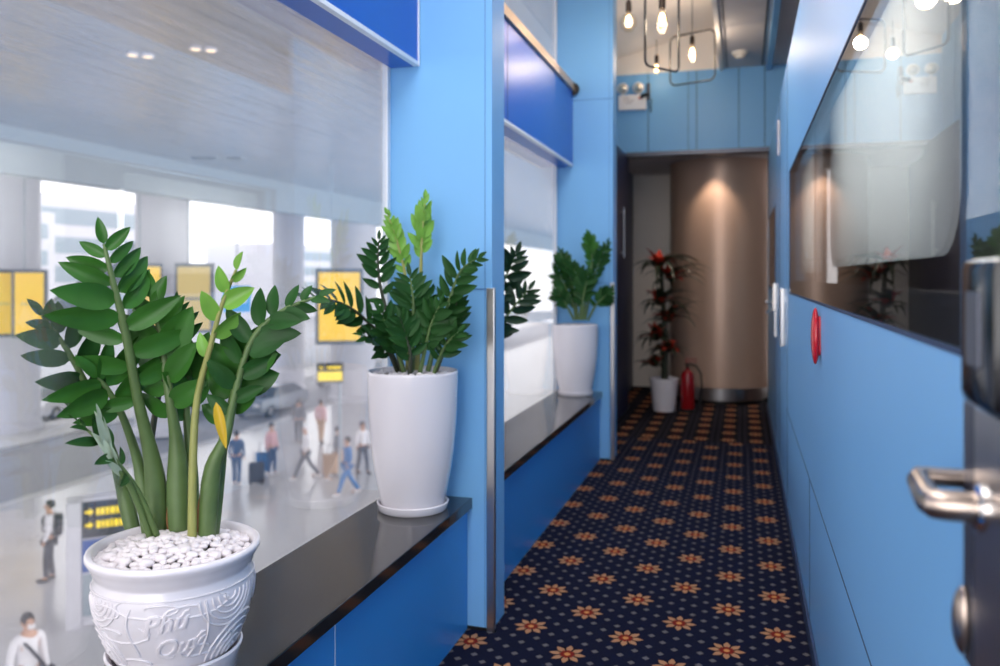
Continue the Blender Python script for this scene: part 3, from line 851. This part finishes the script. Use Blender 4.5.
zz_stem(t2, S2([(428, 371, .0), (437, 335, 0), (448, 305, -.02), (460, 272, -.03), (478, 258, -.05)]), .008, .0025, .34, 10, .088, .034, Vector((-.2, -.9, .5)), 'leafdk', 'stem', 58, .8, .3, .35, O2)
zz_stem(t2, S2([(436, 371, .04), (446, 345, .05), (453, 318, .06), (458, 298, .07)]), .007, .0022, .20, 8, .082, .030, F, 'leafdk', 'stemdk', 58, .9, -.4, .3, O2)
zz_stem(t2, S2([(404, 372, -.06), (396, 345, -.10), (386, 325, -.14), (380, 312, -.16)]), .007, .0022, .25, 7, .085, .034, FU, 'leafdk', 'stem', 60, .9, .4, .4, O2)
zz_stem(t2, S2([(420, 373, -.05), (426, 345, -.06), (432, 322, -.07), (440, 305, -.07)]), .007, .0022, .22, 7, .085, .034, FU, 'leafdk', 'stem', 60, .9, -.2, .4, O2)
zz_stem(t2, S2([(414, 373, .06), (418, 345, .08), (424, 320, .08), (430, 296, .08)]), .007, .0022, .22, 7, .09, .036, F, 'leafdk', 'stem', 60, .9, .2, .4, O2)
zz_stem(t2, S2([(410, 373, -.08), (410, 352, -.1), (405, 335, -.11), (400, 318, -.12)]), .007, .0022, .22, 7, .085, .034, FU, 'leafdk', 'stemdk', 60, .9, .2, .4, O2)
zz_stem(t2, S2([(398, 373, -.02), (388, 352, -.07), (376, 342, -.13), (364, 336, -.18)]), .006, .002, .3, 6, .08, .028, FU, 'leafdk', 'stemdk', 58, .9, .2, .3, O2)
zz_stem(t2, S2([(434, 373, -.04), (442, 352, -.05), (450, 340, -.06), (458, 332, -.06)]), .006, .002, .2, 6, .08, .028, FU, 'leafdk', 'stem', 58, .9, .2, .3, O2)

O3 = Vector((-1.247, 6.26, SILL))
t3 = tall_pot(O3, 'tall white vase with plant on the far ledge, against the second pillar')
pebbles(t3, .163, .527, 40, 60, .0105, .006, 0, Vector((.07, -.15)))


def S3(px): return [at(x, y, O3.y + dz) for x, y, dz in px]


for px, t0, npair, ln, wd, mt in (
        ([(576, 320, 0), (572, 300, 0), (563, 282, -.02), (556, 264, -.04)], .3, 9, .10, .045, 'leafdk'),
        ([(578, 320, 0), (574, 290, 0), (566, 268, 0), (560, 252, 0)], .4, 8, .095, .045, 'leafdk'),
        ([(580, 320, 0), (580, 295, 0), (576, 275, .02), (570, 262, .02)], .25, 9, .10, .045, 'leafdk'),
        ([(583, 320, 0), (588, 285, 0), (592, 262, 0), (590, 246, 0), (588, 234, 0)], .45, 9, .075, .04, 'leaf'),
        ([(585, 320, 0), (592, 285, .02), (599, 262, .02), (607, 243, .02)], .4, 9, .08, .04, 'leafdk'),
        ([(588, 320, 0), (596, 305, -.02), (603, 298, -.02), (610, 290, -.02)], .3, 7, .09, .04, 'leafdk'),
        ([(574, 320, -.02), (567, 306, -.04), (561, 298, -.06), (556, 292, -.06)], .3, 7, .09, .045, 'leafdk'),
        ([(582, 320, -.05), (583, 300, -.06), (586, 285, -.06), (588, 272, -.06)], .25, 8, .1, .045, 'leafdk'),
        ([(578, 320, .05), (576, 305, .06), (580, 288, .08), (582, 272, .08)], .25, 8, .1, .045, 'leafdk')):
    zz_stem(t3, S3(px), .0075, .0025, t0, npair, ln, wd, F, mt, 'stem', 58, .8, random.uniform(-.3, .3), .4, O3)

O4 = Vector((-1.249, 3.585, SILL))
t4 = tall_pot(O4, 'plant half hidden behind the first pillar, dark leaves reaching past it')
pebbles(t4, .163, .527, 20, 60, .0105, .006, 0, Vector((.07, -.15)))


def S4(px): return [at(x, y, O4.y + dz) for x, y, dz in px]


for px, t0, npair, ln, wd, tl in (
        ([(470, 366, 0), (484, 345, .02), (502, 322, .06), (517, 303, .09), (528, 290, .10)], .35, 6, .105, .036, .2),
        ([(468, 366, 0), (480, 325, .02), (495, 300, .04), (508, 272, .06), (516, 254, .07)], .45, 6, .10, .040, .2),
        ([(464, 366, 0), (460, 330, .02), (452, 300, .06), (446, 280, .08)], .3, 7, .1, .036, 0),
        ([(460, 366, 0), (462, 320, .0), (468, 290, .0), (472, 266, .0)], .35, 7, .1, .036, 0),
        ([(474, 366, 0), (482, 345, -.0), (490, 330, .0), (497, 320, .02)], .35, 6, .1, .036, 0),
        ([(456, 366, .02), (446, 345, .04), (436, 330, .06), (428, 320, .08)], .35, 6, .1, .036, 0)):
    zz_stem(t4, S4(px), .0075, .0025, t0, npair, ln, wd, F, 'leafnear', 'stem', 60, .85, tl, .3, O4)

# ---------------------------------------------- bromeliad in the dark corner
OB = Vector((-0.82, 9.05, 0))
tb = thing('potted_plant', 'dark bromeliad with red rosettes in a grey white pot at the corridor end', 'potted plant', OB)
MB().lathe([(0, 0), (.118, 0), (.122, .01), (.15, .30), (.156, .335), (.156, .35), (.150, .355), (.143, .35), (.14, .32), (0, .315)], 48).build('pot', 'ceramic', tb, True, 50)
MB().lathe([(0, .335), (.142, .33)], 30).build('soil', 'soil', tb)


def strap(bm, base, az, el, ln, wd, droop, n=8):
    d = Vector((math.cos(az), math.sin(az), 0)); up = Vector((0, 0, 1)); s = Vector((-math.sin(az), math.cos(az), 0))
    rows = []; p = Vector(base); a = el
    for i in range(n + 1):
        t = i / n
        wdt = wd * .5 * (1 - t ** 2.2) * (0.7 + .3 * math.sin(PI * min(1, t * 1.4)))
        nn = (-d * math.sin(a) + up * math.cos(a))
        rows.append([bm.verts.new(p + s * wdt * q + nn * abs(q) * wdt * .35) for q in ((-1, 0, 1) if i < n else (0,))])
        p = p + (d * math.cos(a) + up * math.sin(a)) * (ln / n); a -= droop / n
    for A, B in zip(rows, rows[1:]):
        if len(B) == 1:
            bm.faces.new([A[0], A[1], B[0]]); bm.faces.new([A[1], A[2], B[0]])
        else:
            for k in (0, 1): bm.faces.new([A[k], A[k + 1], B[k + 1], B[k]])


MB().tube([(0, 0, .32), (.01, 0, .8), (-.02, -.01, 1.3), (-.04, 0, 1.58)], [.035, .03, .025, .02], 10).build('stem', 'stemdk', tb, True)
for (x, y, z), big in (((-.06, -.02, 1.52), 1.15), ((.07, -.04, 1.40), 1.05), ((-.05, -.05, 1.14), 1.0), ((.05, -.06, .96), .95), ((-.08, -.06, .76), .9), ((.05, -.08, .64), .85), ((-.10, -.08, .48), .75)):
    bm = bmesh.new()
    for k in range(18):
        az = 2 * PI * k / 18 + random.uniform(-.2, .2)
        ln = .50 * big * random.uniform(.75, 1.15)
        if math.cos(az) < -.2: ln *= .66
        if math.cos(az) > .2 and z < .9: ln *= .55
        strap(bm, (x, y, z), az, random.uniform(.4, 1.2), ln, .075, random.uniform(1.4, 2.4))
    me = D.meshes.new('strap_leaves'); bm.to_mesh(me); bm.free(); ro = link('strap_leaves', me, 'rleaf', tb, True, 60)
    bm = bmesh.new()
    for k in range(7):
        strap(bm, (x, y, z + .02), 2 * PI * k / 7 + random.uniform(-.3, .3), random.uniform(.4, 1.35), .24 * big * random.uniform(.8, 1.15), .13, random.uniform(.5, 1.5))
    me = D.meshes.new('red_bracts'); bm.to_mesh(me); bm.free(); link('red_bracts', me, 'rbract', ro, True, 60)['label'] = 'red bracts'

te = thing('fire_extinguisher', 'dark red fire extinguisher on the floor beside the bromeliad pot', 'extinguisher', (-0.57, 9.02, 0))
MB().lathe([(0, .004), (.07, .004), (.074, .015), (.074, .37), (.066, .41), (.045, .44), (.022, .455), (.022, .475), (0, .475)], 36).build('cylinder', 'dred', te, True, 40)
MB().lathe([(0, 0), (.077, 0), (.077, .035), (.074, .037)], 36).build('base_ring', 'rubber', te, True)
MB().cyl((0, 0, .475), (0, 0, .515), .018, 14).box(-.03, .03, -.014, .014, .50, .525, .004).build('valve', 'brass', te, True)
MB().box(-.012, .10, -.010, .010, .535, .545, .003).box(-.012, .10, -.010, .010, .565, .575, .003).box(-.02, -.008, -.010, .010, .52, .575, .002).build('handle', 'dred', te)
MB().tube([(.03, 0, .512), (.09, -.02, .50), (.14, -.03, .42), (.15, -.02, .28), (.13, -.01, .16)], .010, 10).build('hose', 'rubber', te, True)
MB().tube([(.13, -.01, .16), (.125, -.01, .08)], [.012, .02], 12).build('nozzle', 'rubber', te, True)

t = thing('door_pull', 'thin steel pull bar on the dark side wall above the bromeliad', 'handle', (-1.22, 8.5, 1.95))
MB().cyl((.04, 0, -.30), (.04, 0, .22), .011, 12).build('bar', 'steel', t, True)
for z in (-.25, .17): MB().cyl((.0005, 0, z), (.04, 0, z), .009, 10).build('standoff', 'steel', t)

# ================================================================== OUTSIDE: FORECOURT UNDER THE CANOPY
GZ = -5.28
CZ = 5.6
struct('ground_concourse', MB().box(-20.7, -1.6, -30, 90, GZ - .3, GZ), 'floorout', 'pale polished walkway below the windows')
struct('ground_kerb', MB().box(-21.1, -20.7, -30, 120, GZ - .3, GZ + .02), 'kerb')
struct('ground_road', MB().box(-28.0, -21.1, -30, 120, GZ - .35, GZ - .12), 'road', 'grey roadway beyond the walkway')
struct('ground_median', MB().box(-31.0, -28.0, -30, 120, GZ - .35, GZ), 'kerb')
struct('ground_far_road', MB().box(-120, -31.0, -60, 160, GZ - .4, GZ - .12), 'road')
cn = struct('canopy_ceiling', MB().box(-19.3, -1.6, -30, 90, CZ, CZ + .2), 'canopy', 'metal plank canopy ceiling outside the windows')
struct('canopy_beam', MB().box(-19.9, -19.3, -30, 90, 4.3, CZ + 1.2), 'beam', 'grey blue edge beam of the canopy')
struct('canopy_roof_edge', MB().box(-34, -19.9, -30, 90, CZ + .9, CZ + 1.2), 'canopy')

# far terminal buildings in the haze
for k, (x, y0, y1, h, m) in enumerate(((-75, 40, 75, 14, 'colout'), (-90, 80, 110, 18, 'colout'), (-70, 112, 150, 12, 'colout'))):
    t = thing('far_building', ('pale block far across the road, left of the blue sign', 'taller grey block far across the road', 'pale low block far across the road, behind the far window')[k], 'building', (0, 0, 0))
    MB().box(x - 12, x, y0, y1, GZ - .1, GZ + h).build('wall', m, t)
    for j in range(4):
        MB().box(x - .2, x + .05, y0 + 1, y1 - 1, GZ + 2 + j * (h - 2) / 4, GZ + 2 + j * (h - 2) / 4 + (h - 2) / 7).build('window_band', 'beam', t)


def out_column(x, y, r, label, top=CZ + .9):
    t = thing('concourse_column', label, 'column', (x, y, GZ), 0, 'round columns of the forecourt')
    MB().lathe([(0, 0), (r + .12, 0), (r + .12, .25), (r, .3), (r, top - GZ), (0, top - GZ)], 40).build('shaft', 'colout', t, True)
    MB().lathe([(r + .002, 5.1), (r + .02, 5.1), (r + .02, 5.16), (r + .002, 5.16)], 40).build('joint_ring', 'beam', t, True)
    return t


out_column(-31.1, 28.7, 1.15, 'white round column at the left edge carrying yellow panels')
out_column(-24.1, 29.9, 1.1, 'broad white column behind the tallest leaves of the near plant')
out_column(-20.6, 41.0, 1.2, 'pale round column behind the tall vase, right of the yellow panel')
out_column(-25.5, 42.5, .9, 'slender white column right of the blue sign')
out_column(-30.0, 62, .9, 'farthest white column beyond the yellow panel')


def ad_panel(p, w, h, rz, label, mat='adyel', group='yellow backlit panels'):
    t = thing('advert_panel', label, 'panel', p, rz, group)
    MB().box(-w / 2 - .12, w / 2 + .12, 0, .3, -h / 2 - .14, h / 2 + .14, .02).build('frame', 'frameg', t)
    MB().box(-w / 2, w / 2, -.02, .0, -h / 2, h / 2).build('lit_face', mat, t)
    MB().box(-w * .3, w * .3, -.024, -.021, -.06, .02).build('faint_lettering', 'adpale' if mat != 'adpale' else 'frameg', t)
    MB().cyl((-w * .2, .15, h / 2 + .1), (-w * .2, .15, CZ - .0 - p[2]), .03, 6).build('hanger_rod', 'beam', t)
    return t


rzc = lambda x, y: math.atan2(y, x) + PI / 2 - PI if False else math.atan2(-x, y)
ad_panel((-29.1, 26.4, .37), .9, 2.5, rzc(-29.1, 26.4) + .35, 'yellow panel cut by the left photo edge')
ad_panel((-27.9, 26.6, .37), 1.05, 2.5, rzc(-27.9, 26.6) - .2, 'second yellow panel from the left edge, beside the first')
ad_panel((-22.65, 27.2, .61), 1.1, 2.5, rzc(-22.6, 26.6) + .5, 'yellow panel half hidden behind the near plant leaves')
ad_panel((-20.9, 27.75, .61), 1.25, 2.5, rzc(-20.9, 27.75) - .25, 'paler beige panel beside the yellow one behind the near plant', 'adpale')
ad_panel((-13.9, 26.6, .39), 1.45, 2.45, rzc(-13.9, 26.6) - .05, 'yellow panel in a grey frame left of the tall vase', 'adyel')
t = thing('blue_sign', 'bright blue hanging sign with white lines behind the near plant', 'sign', (-26.6, 39.0, .24), rzc(-26.6, 39))
MB().box(-.72, .72, 0, .2, -.72, .72, .02).build('board', 'sblue', t)
MB().box(-.45, .5, -.03, -.005, -.2, .06).box(-.45, .1, -.03, -.005, .25, .4).build('white_lettering', 'swhite', t)
MB().cyl((0, .1, .7), (0, .1, CZ + .8), .04, 6).build('hanger_rod', 'beam', t)


def arrow(b, x, z, s, y0, y1):
    b.prism([(x, z - s * .15), (x + s * .5, z - s * .15), (x + s * .5, z - s * .5), (x + s, z), (x + s * .5, z + s * .5), (x + s * .5, z + s * .15), (x, z + s * .15)], 'y', y0, y1)


# kiosk pillar with black and yellow direction board
t = thing('info_pillar', 'pale pillar with black and yellow direction board behind the embossed pot', 'pillar', (-12.0, 13.0, GZ), rzc(-12.0, 13.0))
MB().box(-.52, -.26, -.12, .5, 0, 2.42, .02).build('side_post', 'colout', t)
MB().box(-.26, .62, 0, .45, 0, 2.45, .02).build('body', 'colout', t)
MB().box(-.25, .62, -.03, -.001, 1.70, 2.4).build('direction_board', 'sblack', t)
b = MB()
arrow(b, -.20, 2.20, .15, -.05, -.031); arrow(b, -.20, 1.95, .15, -.05, -.031)
for row, z in ((0, 2.20), (1, 1.95)):
    xx = -.0
    for wv in ((.05, .07, .06, .08, .05, .07), (.07, .05, .06, .05, .08, .07))[row]:
        b.box(xx, xx + wv, -.05, -.031, z - .07, z + .07, .006); xx += wv + .02
b.build('yellow_lettering', 'syel', t)
MB().box(-.25, .62, -.025, -.001, 1.05, 1.66).build('blue_panel', plain('panel_blue', (50, 92, 168), 0.4), t)
MB().box(-.24, .6, -.02, -.001, .2, 1.0).build('lower_panel', 'beam', t)

t = thing('wayfinding_sign', 'small black and yellow sign under the yellow panel left of the tall vase', 'sign', (-12.55, 23.4, -1.60), rzc(-12.5, 23.4))
MB().box(-.42, .42, 0, .15, -.32, .32, .02).build('board', 'sblack', t)
b = MB(); b.box(-.38, .38, -.02, -.002, -.24, .05); arrow(b, -.35, .18, .14, -.02, -.002); b.box(-.1, .34, -.02, -.002, .13, .22)
b.build('yellow_lettering', 'syel', t)
MB().cyl((.3, .08, -.3), (.3, .08, GZ + 1.6), .04, 8).build('post', 'beam', t)

# escalator between the columns
t = thing('escalator', 'grey blue escalator rising behind the near plant', 'escalator', (-41, 40.5, GZ - .12), .35)
for y in (0, 1.5):
    MB().prism([(-5, 0), (5.5, 7.6), (6.5, 7.6), (6.5, 8.7), (5.3, 8.7), (-5.6, 1.0), (-6, 0)], 'y', y, y + .2).build('balustrade', 'frameg', t)
    MB().tube([(-5.8, y + .1, 1.1), (5.2, y + .1, 8.9), (6.6, y + .1, 8.9)], .08, 8).build('handrail', 'black', t)
b = MB()
for k in range(22): b.box(-5 + k * .48, -5 + k * .48 + .5, .2, 1.5, k * .34, k * .34 + .36)
b.build('steps', 'beam', t)

# canopy fittings
for k, (x, y) in enumerate(((-10.76, 12.73), (-9.38, 12.72))):
    t = thing('canopy_downlight', ('warm twin downlight on the canopy, left one', 'warm twin downlight on the canopy, right one')[k], 'lamp', (x, y, CZ), rzc(x, y))
    for dx in (-.13, .13):
        MB().lathe([(0, 0), (.11, 0), (.11, -.04), (.09, -.045)], 20, (dx, 0, 0)).build('lamp_ring', 'colout', t, True)
        MB().lathe([(0, -.04), (.085, -.042)], 20, (dx, 0, 0)).build('lit_lens', emit('downlight_glow%d%d' % (k, dx > 0), (255, 226, 190), 1.6), t)
for k, (x, y) in enumerate(((-17.99, 24.5), (-16.98, 24.8))):
    t = thing('canopy_vent', ('longer dark slot vent in the canopy', 'shorter dark slot vent in the canopy')[k], 'vent', (x, y, CZ))
    MB().box(-.5 + .2 * k, .5 - .2 * k, -.1, .1, -.03, -.0005).build('frame', 'beam', t)
    MB().box(-.46 + .2 * k, .46 - .2 * k, -.07, .07, -.035, -.03).build('slot', 'black', t)


# ---------------------------------------------- cars
def car(loc, rz, label, mat, van=False):
    t = thing('car', label, 'car', loc, rz, 'cars at the forecourt')
    h = 1.9 if van else 1.42
    low = [(-2.2, .35), (-2.25, .7), (-2.1, .92), (2.0, .98), (2.2, .85), (2.25, .45), (2.1, .3), (-2.1, .28)]
    if van: cabv = [(-1.55, .92), (-.95, h - .1), (-.5, h), (1.9, h), (2.1, .97)]
    else: cabv = [(-1.15, .92), (-.45, h - .05), (-.1, h), (.9, h), (1.2, h - .07), (1.85, .97)]
    b = MB().prism(low, 'y', -.85, .85)
    bmesh.ops.bevel(b.bm, geom=b.bm.edges[:], offset=.05, segments=2, affect='EDGES'); b.build('body', mat, t, True)
    b = MB(); nb = len(cabv)
    A = [b.bm.verts.new((x, -.80 + .22 * (z - .95), z)) for x, z in cabv]; B_ = [b.bm.verts.new((x, .80 - .22 * (z - .95), z)) for x, z in cabv]
    b.bm.faces.new(A[::-1]); b.bm.faces.new(B_)
    for i in range(nb): b.bm.faces.new([A[i], A[(i + 1) % nb], B_[(i + 1) % nb], B_[i]])
    cb = b.build('cabin', 'carglass', t)
    MB().prism([(x, z) for x, z in ((cabv[1][0], h - .09), (cabv[2][0], h + .02), (cabv[3][0], h + .02), (cabv[3][0] + .25, h - .09))], 'y', -.69, .69).build('roof', mat, cb, True)
    for sx in (-1.4, 1.35):
        for sy in (-.86, .68):
            wl = MB().cyl((sx, sy, .32), (sx, sy + .18, .32), .32, 20).build('wheel', 'rubber', t, True)
            MB().cyl((sx, sy - .005, .32), (sx, sy + .185, .32), .19, 14).build('hub_cap', 'steel', wl)
    MB().box(-2.27, -2.2, -.75, -.45, .62, .76).box(-2.27, -2.2, .45, .75, .62, .76).build('headlights', 'panelw', t)
    return t


car((-32.6, 33.0, GZ - .12), PI / 2 + .1, 'white car below the second yellow panel', 'carw')
car((-26.6, 35.0, GZ - .12), PI / 2 + .1, 'white van half hidden behind the near plant stems', 'carw', True)
car((-22.9, 36.5, GZ - .12), PI / 2, 'silver car on the road left of the pale column', 'carg')
car((-24.6, 47.5, GZ - .12), PI / 2, 'white car farther down the road, right of the blue sign', 'carw')


# ---------------------------------------------- people
def skin_obj(name, verts, edges, radii, mat, parent, sub=1, root=0):
    me = D.meshes.new(name); me.from_pydata([tuple(v) for v in verts], edges, [])
    o = D.objects.new(name, me); COL.objects.link(o)
    sk = o.modifiers.new('s', 'SKIN'); sk.use_smooth_shade = True
    for i, r in enumerate(radii):
        me.skin_vertices[0].data[i].radius = r if isinstance(r, tuple) else (r, r)
        me.skin_vertices[0].data[i].use_root = (i == root)
    o.modifiers.new('u', 'SUBSURF').levels = sub
    ev = o.evaluated_get(bpy.context.evaluated_depsgraph_get())
    nm = D.meshes.new_from_object(ev)
    D.objects.remove(o)
    nm.name = name
    return link(name, nm, mat, parent, True, 180)


def person(loc, rz, label, stride=.0, shirt='wcloth', pants='kcloth', hair='hair', h=1.0, arm=(.1, -.1), bag=None, sleeves=True):
    """standing or walking adult, facing local -y"""
    t = thing('person', label, 'person', loc, rz, 'travellers on the walkway')
    s = stride
    V = lambda x, y, z: Vector((x, y, z)) * h
    pel = V(0, 0, .94)
    body = [pel, V(0, .0, 1.12), V(0, .01, 1.32), V(0, .005, 1.45), V(0, -.01, 1.54), V(0, -.02, 1.64), V(0, -.015, 1.72)]
    rad = [(.15, .11), (.135, .10), (.16, .105), (.12, .08), .055, (.075, .09), (.06, .07)]
    ed = [(i, i + 1) for i in range(6)]
    legs = {}
    for sd, st in ((1, s), (-1, -s)):
        k = len(body)
        hip, kn, an, toe = V(.09 * sd, 0, .88), V(.095 * sd, -.22 * st - .03, .48), V(.095 * sd, -.42 * st + (.10 * abs(st) if st < 0 else 0), .085), V(.10 * sd, -.42 * st - .16, .035)
        body += [hip, kn, an, toe]; rad += [.085, .058, .042, (.04, .03)]
        ed += [(0, k), (k, k + 1), (k + 1, k + 2), (k + 2, k + 3)]
        legs[sd] = (hip, kn, an)
    arms = {}
    for sd, sw in ((1, arm[0]), (-1, arm[1])):
        k = len(body)
        sh, el, wr, ha = V(.19 * sd, .01, 1.42), V(.235 * sd, -.10 * sw + .03, 1.15), V(.235 * sd, -.30 * sw - .05, .92), V(.23 * sd, -.33 * sw - .07, .83)
        body += [sh, el, wr, ha]; rad += [.058, .042, .032, (.035, .022)]
        ed += [(3, k), (k, k + 1), (k + 1, k + 2), (k + 2, k + 3)]
        arms[sd] = (sh, el, wr)
    skin_obj('body', body, ed, [tuple(q * h for q in r) if isinstance(r, tuple) else r * h for r in rad], 'skin', t)
    # clothing over the body
    sv = [V(0, 0, .90), V(0, 0, 1.12), V(0, .01, 1.33), V(0, .005, 1.45)]; se = [(0, 1), (1, 2), (2, 3)]; sr = [(.168, .128), (.155, .12), (.18, .125), (.13, .095)]
    for sd in (1, -1):
        k = len(sv); a, e, q = arms[sd]
        end = q if sleeves else e
        sv += [a, e] + ([q] if sleeves else []); sr += [.07, .056] + ([.045] if sleeves else [])
        se += [(3, k), (k, k + 1)] + ([(k + 1, k + 2)] if sleeves else [])
    skin_obj('shirt', sv, se, sr, shirt, t)
    pv = [V(0, 0, .96)]; pe = []; pr = [(.160, .120)]
    for sd in (1, -1):
        k = len(pv); a, e, q = legs[sd]
        pv += [a, e, q]; pr += [.098, .072, .06]; pe += [(0, k), (k, k + 1), (k + 1, k + 2)]
    skin_obj('trousers', pv, pe, pr, pants, t)
    for sd in (1, -1):
        a, e, q = legs[sd]
        MB().ball((q.x, q.y - .07, .045), 1, .05, .14, .045, 14).build('shoe', 'panelw' if pants == 'bcloth' or stride > .5 else 'black', t, True)
    b = MB(); b.ball((0, .012 * h, 1.69 * h), 1, .088, .105, .10, 18)
    for v in b.bm.verts:
        if v.co.y < -.045 and v.co.z < 1.72 * h: v.co.y = -.045; 
        if v.co.z < 1.60 * h: v.co.z = 1.60 * h
    b.build('hair', hair, t, True)
    b = MB(); b.ball((0, -.112 * h, 1.645 * h), 1, .012, .02, .02, 10)
    for sd in (1, -1): b.ball((.085 * sd * h, -.01, 1.645 * h), 1, .012, .022, .032, 8)
    b.build('nose_and_ears', 'skin', t, True)
    b = MB()
    for sd in (1, -1): b.ball((.033 * sd * h, -.098 * h, 1.668 * h), .011, 1, .6, .8, 8)
    b.build('eyes', 'black', t, True)
    if bag == 'mask' or bag == 'strap':
        MB().ball((0, -.085 * h, 1.605 * h), 1, .055, .035, .045, 14).build('face_mask', 'panelw', t, True)
    if bag == 'pack':
        MB().box(-.15, .15, .10, .26, 1.0, 1.45, .05).build('backpack', 'kcloth', t, True)
        b = MB()
        for sd in (1, -1): b.tube([(.11 * sd, .12, 1.44), (.12 * sd, .0, 1.50), (.12 * sd, -.13, 1.40), (.13 * sd, -.12, 1.15), (.14 * sd, .10, 1.05)], .02, 6)
        b.build('backpack_strap', 'kcloth', t, True)
    if bag == 'strap':
        b = MB().tube([(-.14, .0, 1.50), (-.05, -.135, 1.35), (.12, -.14, 1.1), (.24, -.05, .95)], .022, 6).tube([(-.14, .0, 1.50), (-.04, .14, 1.3), (.14, .13, 1.1), (.24, .05, .95)], .022, 6)
        b.build('shoulder_strap', 'kcloth', t, True)
        MB().box(.20, .32, -.18, .18, .72, .98, .03).build('shoulder_bag', 'kcloth', t, True)
    return t


def face_cam(x, y, da=0): return math.atan2(-x, y) + da


person((-10.03, 9.54, GZ), face_cam(-10.03, 9.54, 0.5), 'masked person in a white shirt with shoulder strap at the bottom left', .3, 'wcloth', 'bcloth', bag='strap', h=1.02)
person((-14.75, 14.6, GZ), face_cam(-14.75, 14.6, -1.7), 'person with dark backpack standing beside the direction pillar', .12, 'wcloth', 'kcloth', bag='pack')
person((-15.7, 23.0, GZ), face_cam(-15.7, 23, 2.8), 'person in blue jeans with a dark blue top behind the near plant stems', .15, 'bcloth', 'bcloth')
person((-15.35, 24.5, GZ), face_cam(-15.3, 24.5, .9), 'person in a pale pink shirt and jeans by a suitcase', .1, 'pinkcl', 'bcloth', bag='mask')
person((-14.0, 24.4, GZ), face_cam(-14, 24.4, -1.4), 'person in white striding left with dark grey trousers and white cap', .9, 'wcloth', 'gcloth', hair='wcloth')
person((-12.9, 24.6, GZ), face_cam(-12.9, 24.6, 1.4), 'person in grey top and tan trousers walking beside a tan bag', .8, 'gcloth', 'tancl')
person((-12.5, 25.6, GZ), face_cam(-12.5, 25.6, .6), 'person in a pale shirt behind the walkers near the tall vase', .4, 'wcloth', 'gcloth')
person((-11.75, 23.0, GZ), face_cam(-11.75, 23.0, -1.2), 'person all in bright blue striding next to the tall vase', .8, 'bluecl', 'bluecl')
person((-17.3, 29.6, GZ), face_cam(-17.3, 29.6, 3.0), 'person in grey farther back near the kerb', .2, 'gcloth', 'gcloth')
person((-16.4, 29.8, GZ), face_cam(-16.4, 29.8, 2.6), 'person in pale pink and tan farther back near the kerb', .2, 'pinkcl', 'tancl')


def suitcase(loc, rz, mat, label):
    t = thing('suitcase', label, 'suitcase', loc, rz, 'travel bags')
    MB().box(-.24, .24, -.14, .14, .06, .70, .04).build('shell', mat, t, True)
    MB().tube([(-.12, .1, .68), (-.12, .1, 1.02), (.12, .1, 1.02), (.12, .1, .68)], .014, 6).build('pull_handle', 'dgrey', t)
    for sx in (-.18, .18):
        for sy in (-.09, .09): MB().cyl((sx - .02, sy, .035), (sx + .02, sy, .035), .035, 10).build('wheel', 'rubber', t)


suitcase((-15.15, 23.3, GZ), .4, 'kcloth', 'dark suitcase beside the person in blue jeans')
suitcase((-15.8, 24.7, GZ), .7, 'bluecl', 'blue suitcase beside the person in pale pink')
suitcase((-13.45, 25.1, GZ), .2, 'tancl', 'tan bag between the two walkers')
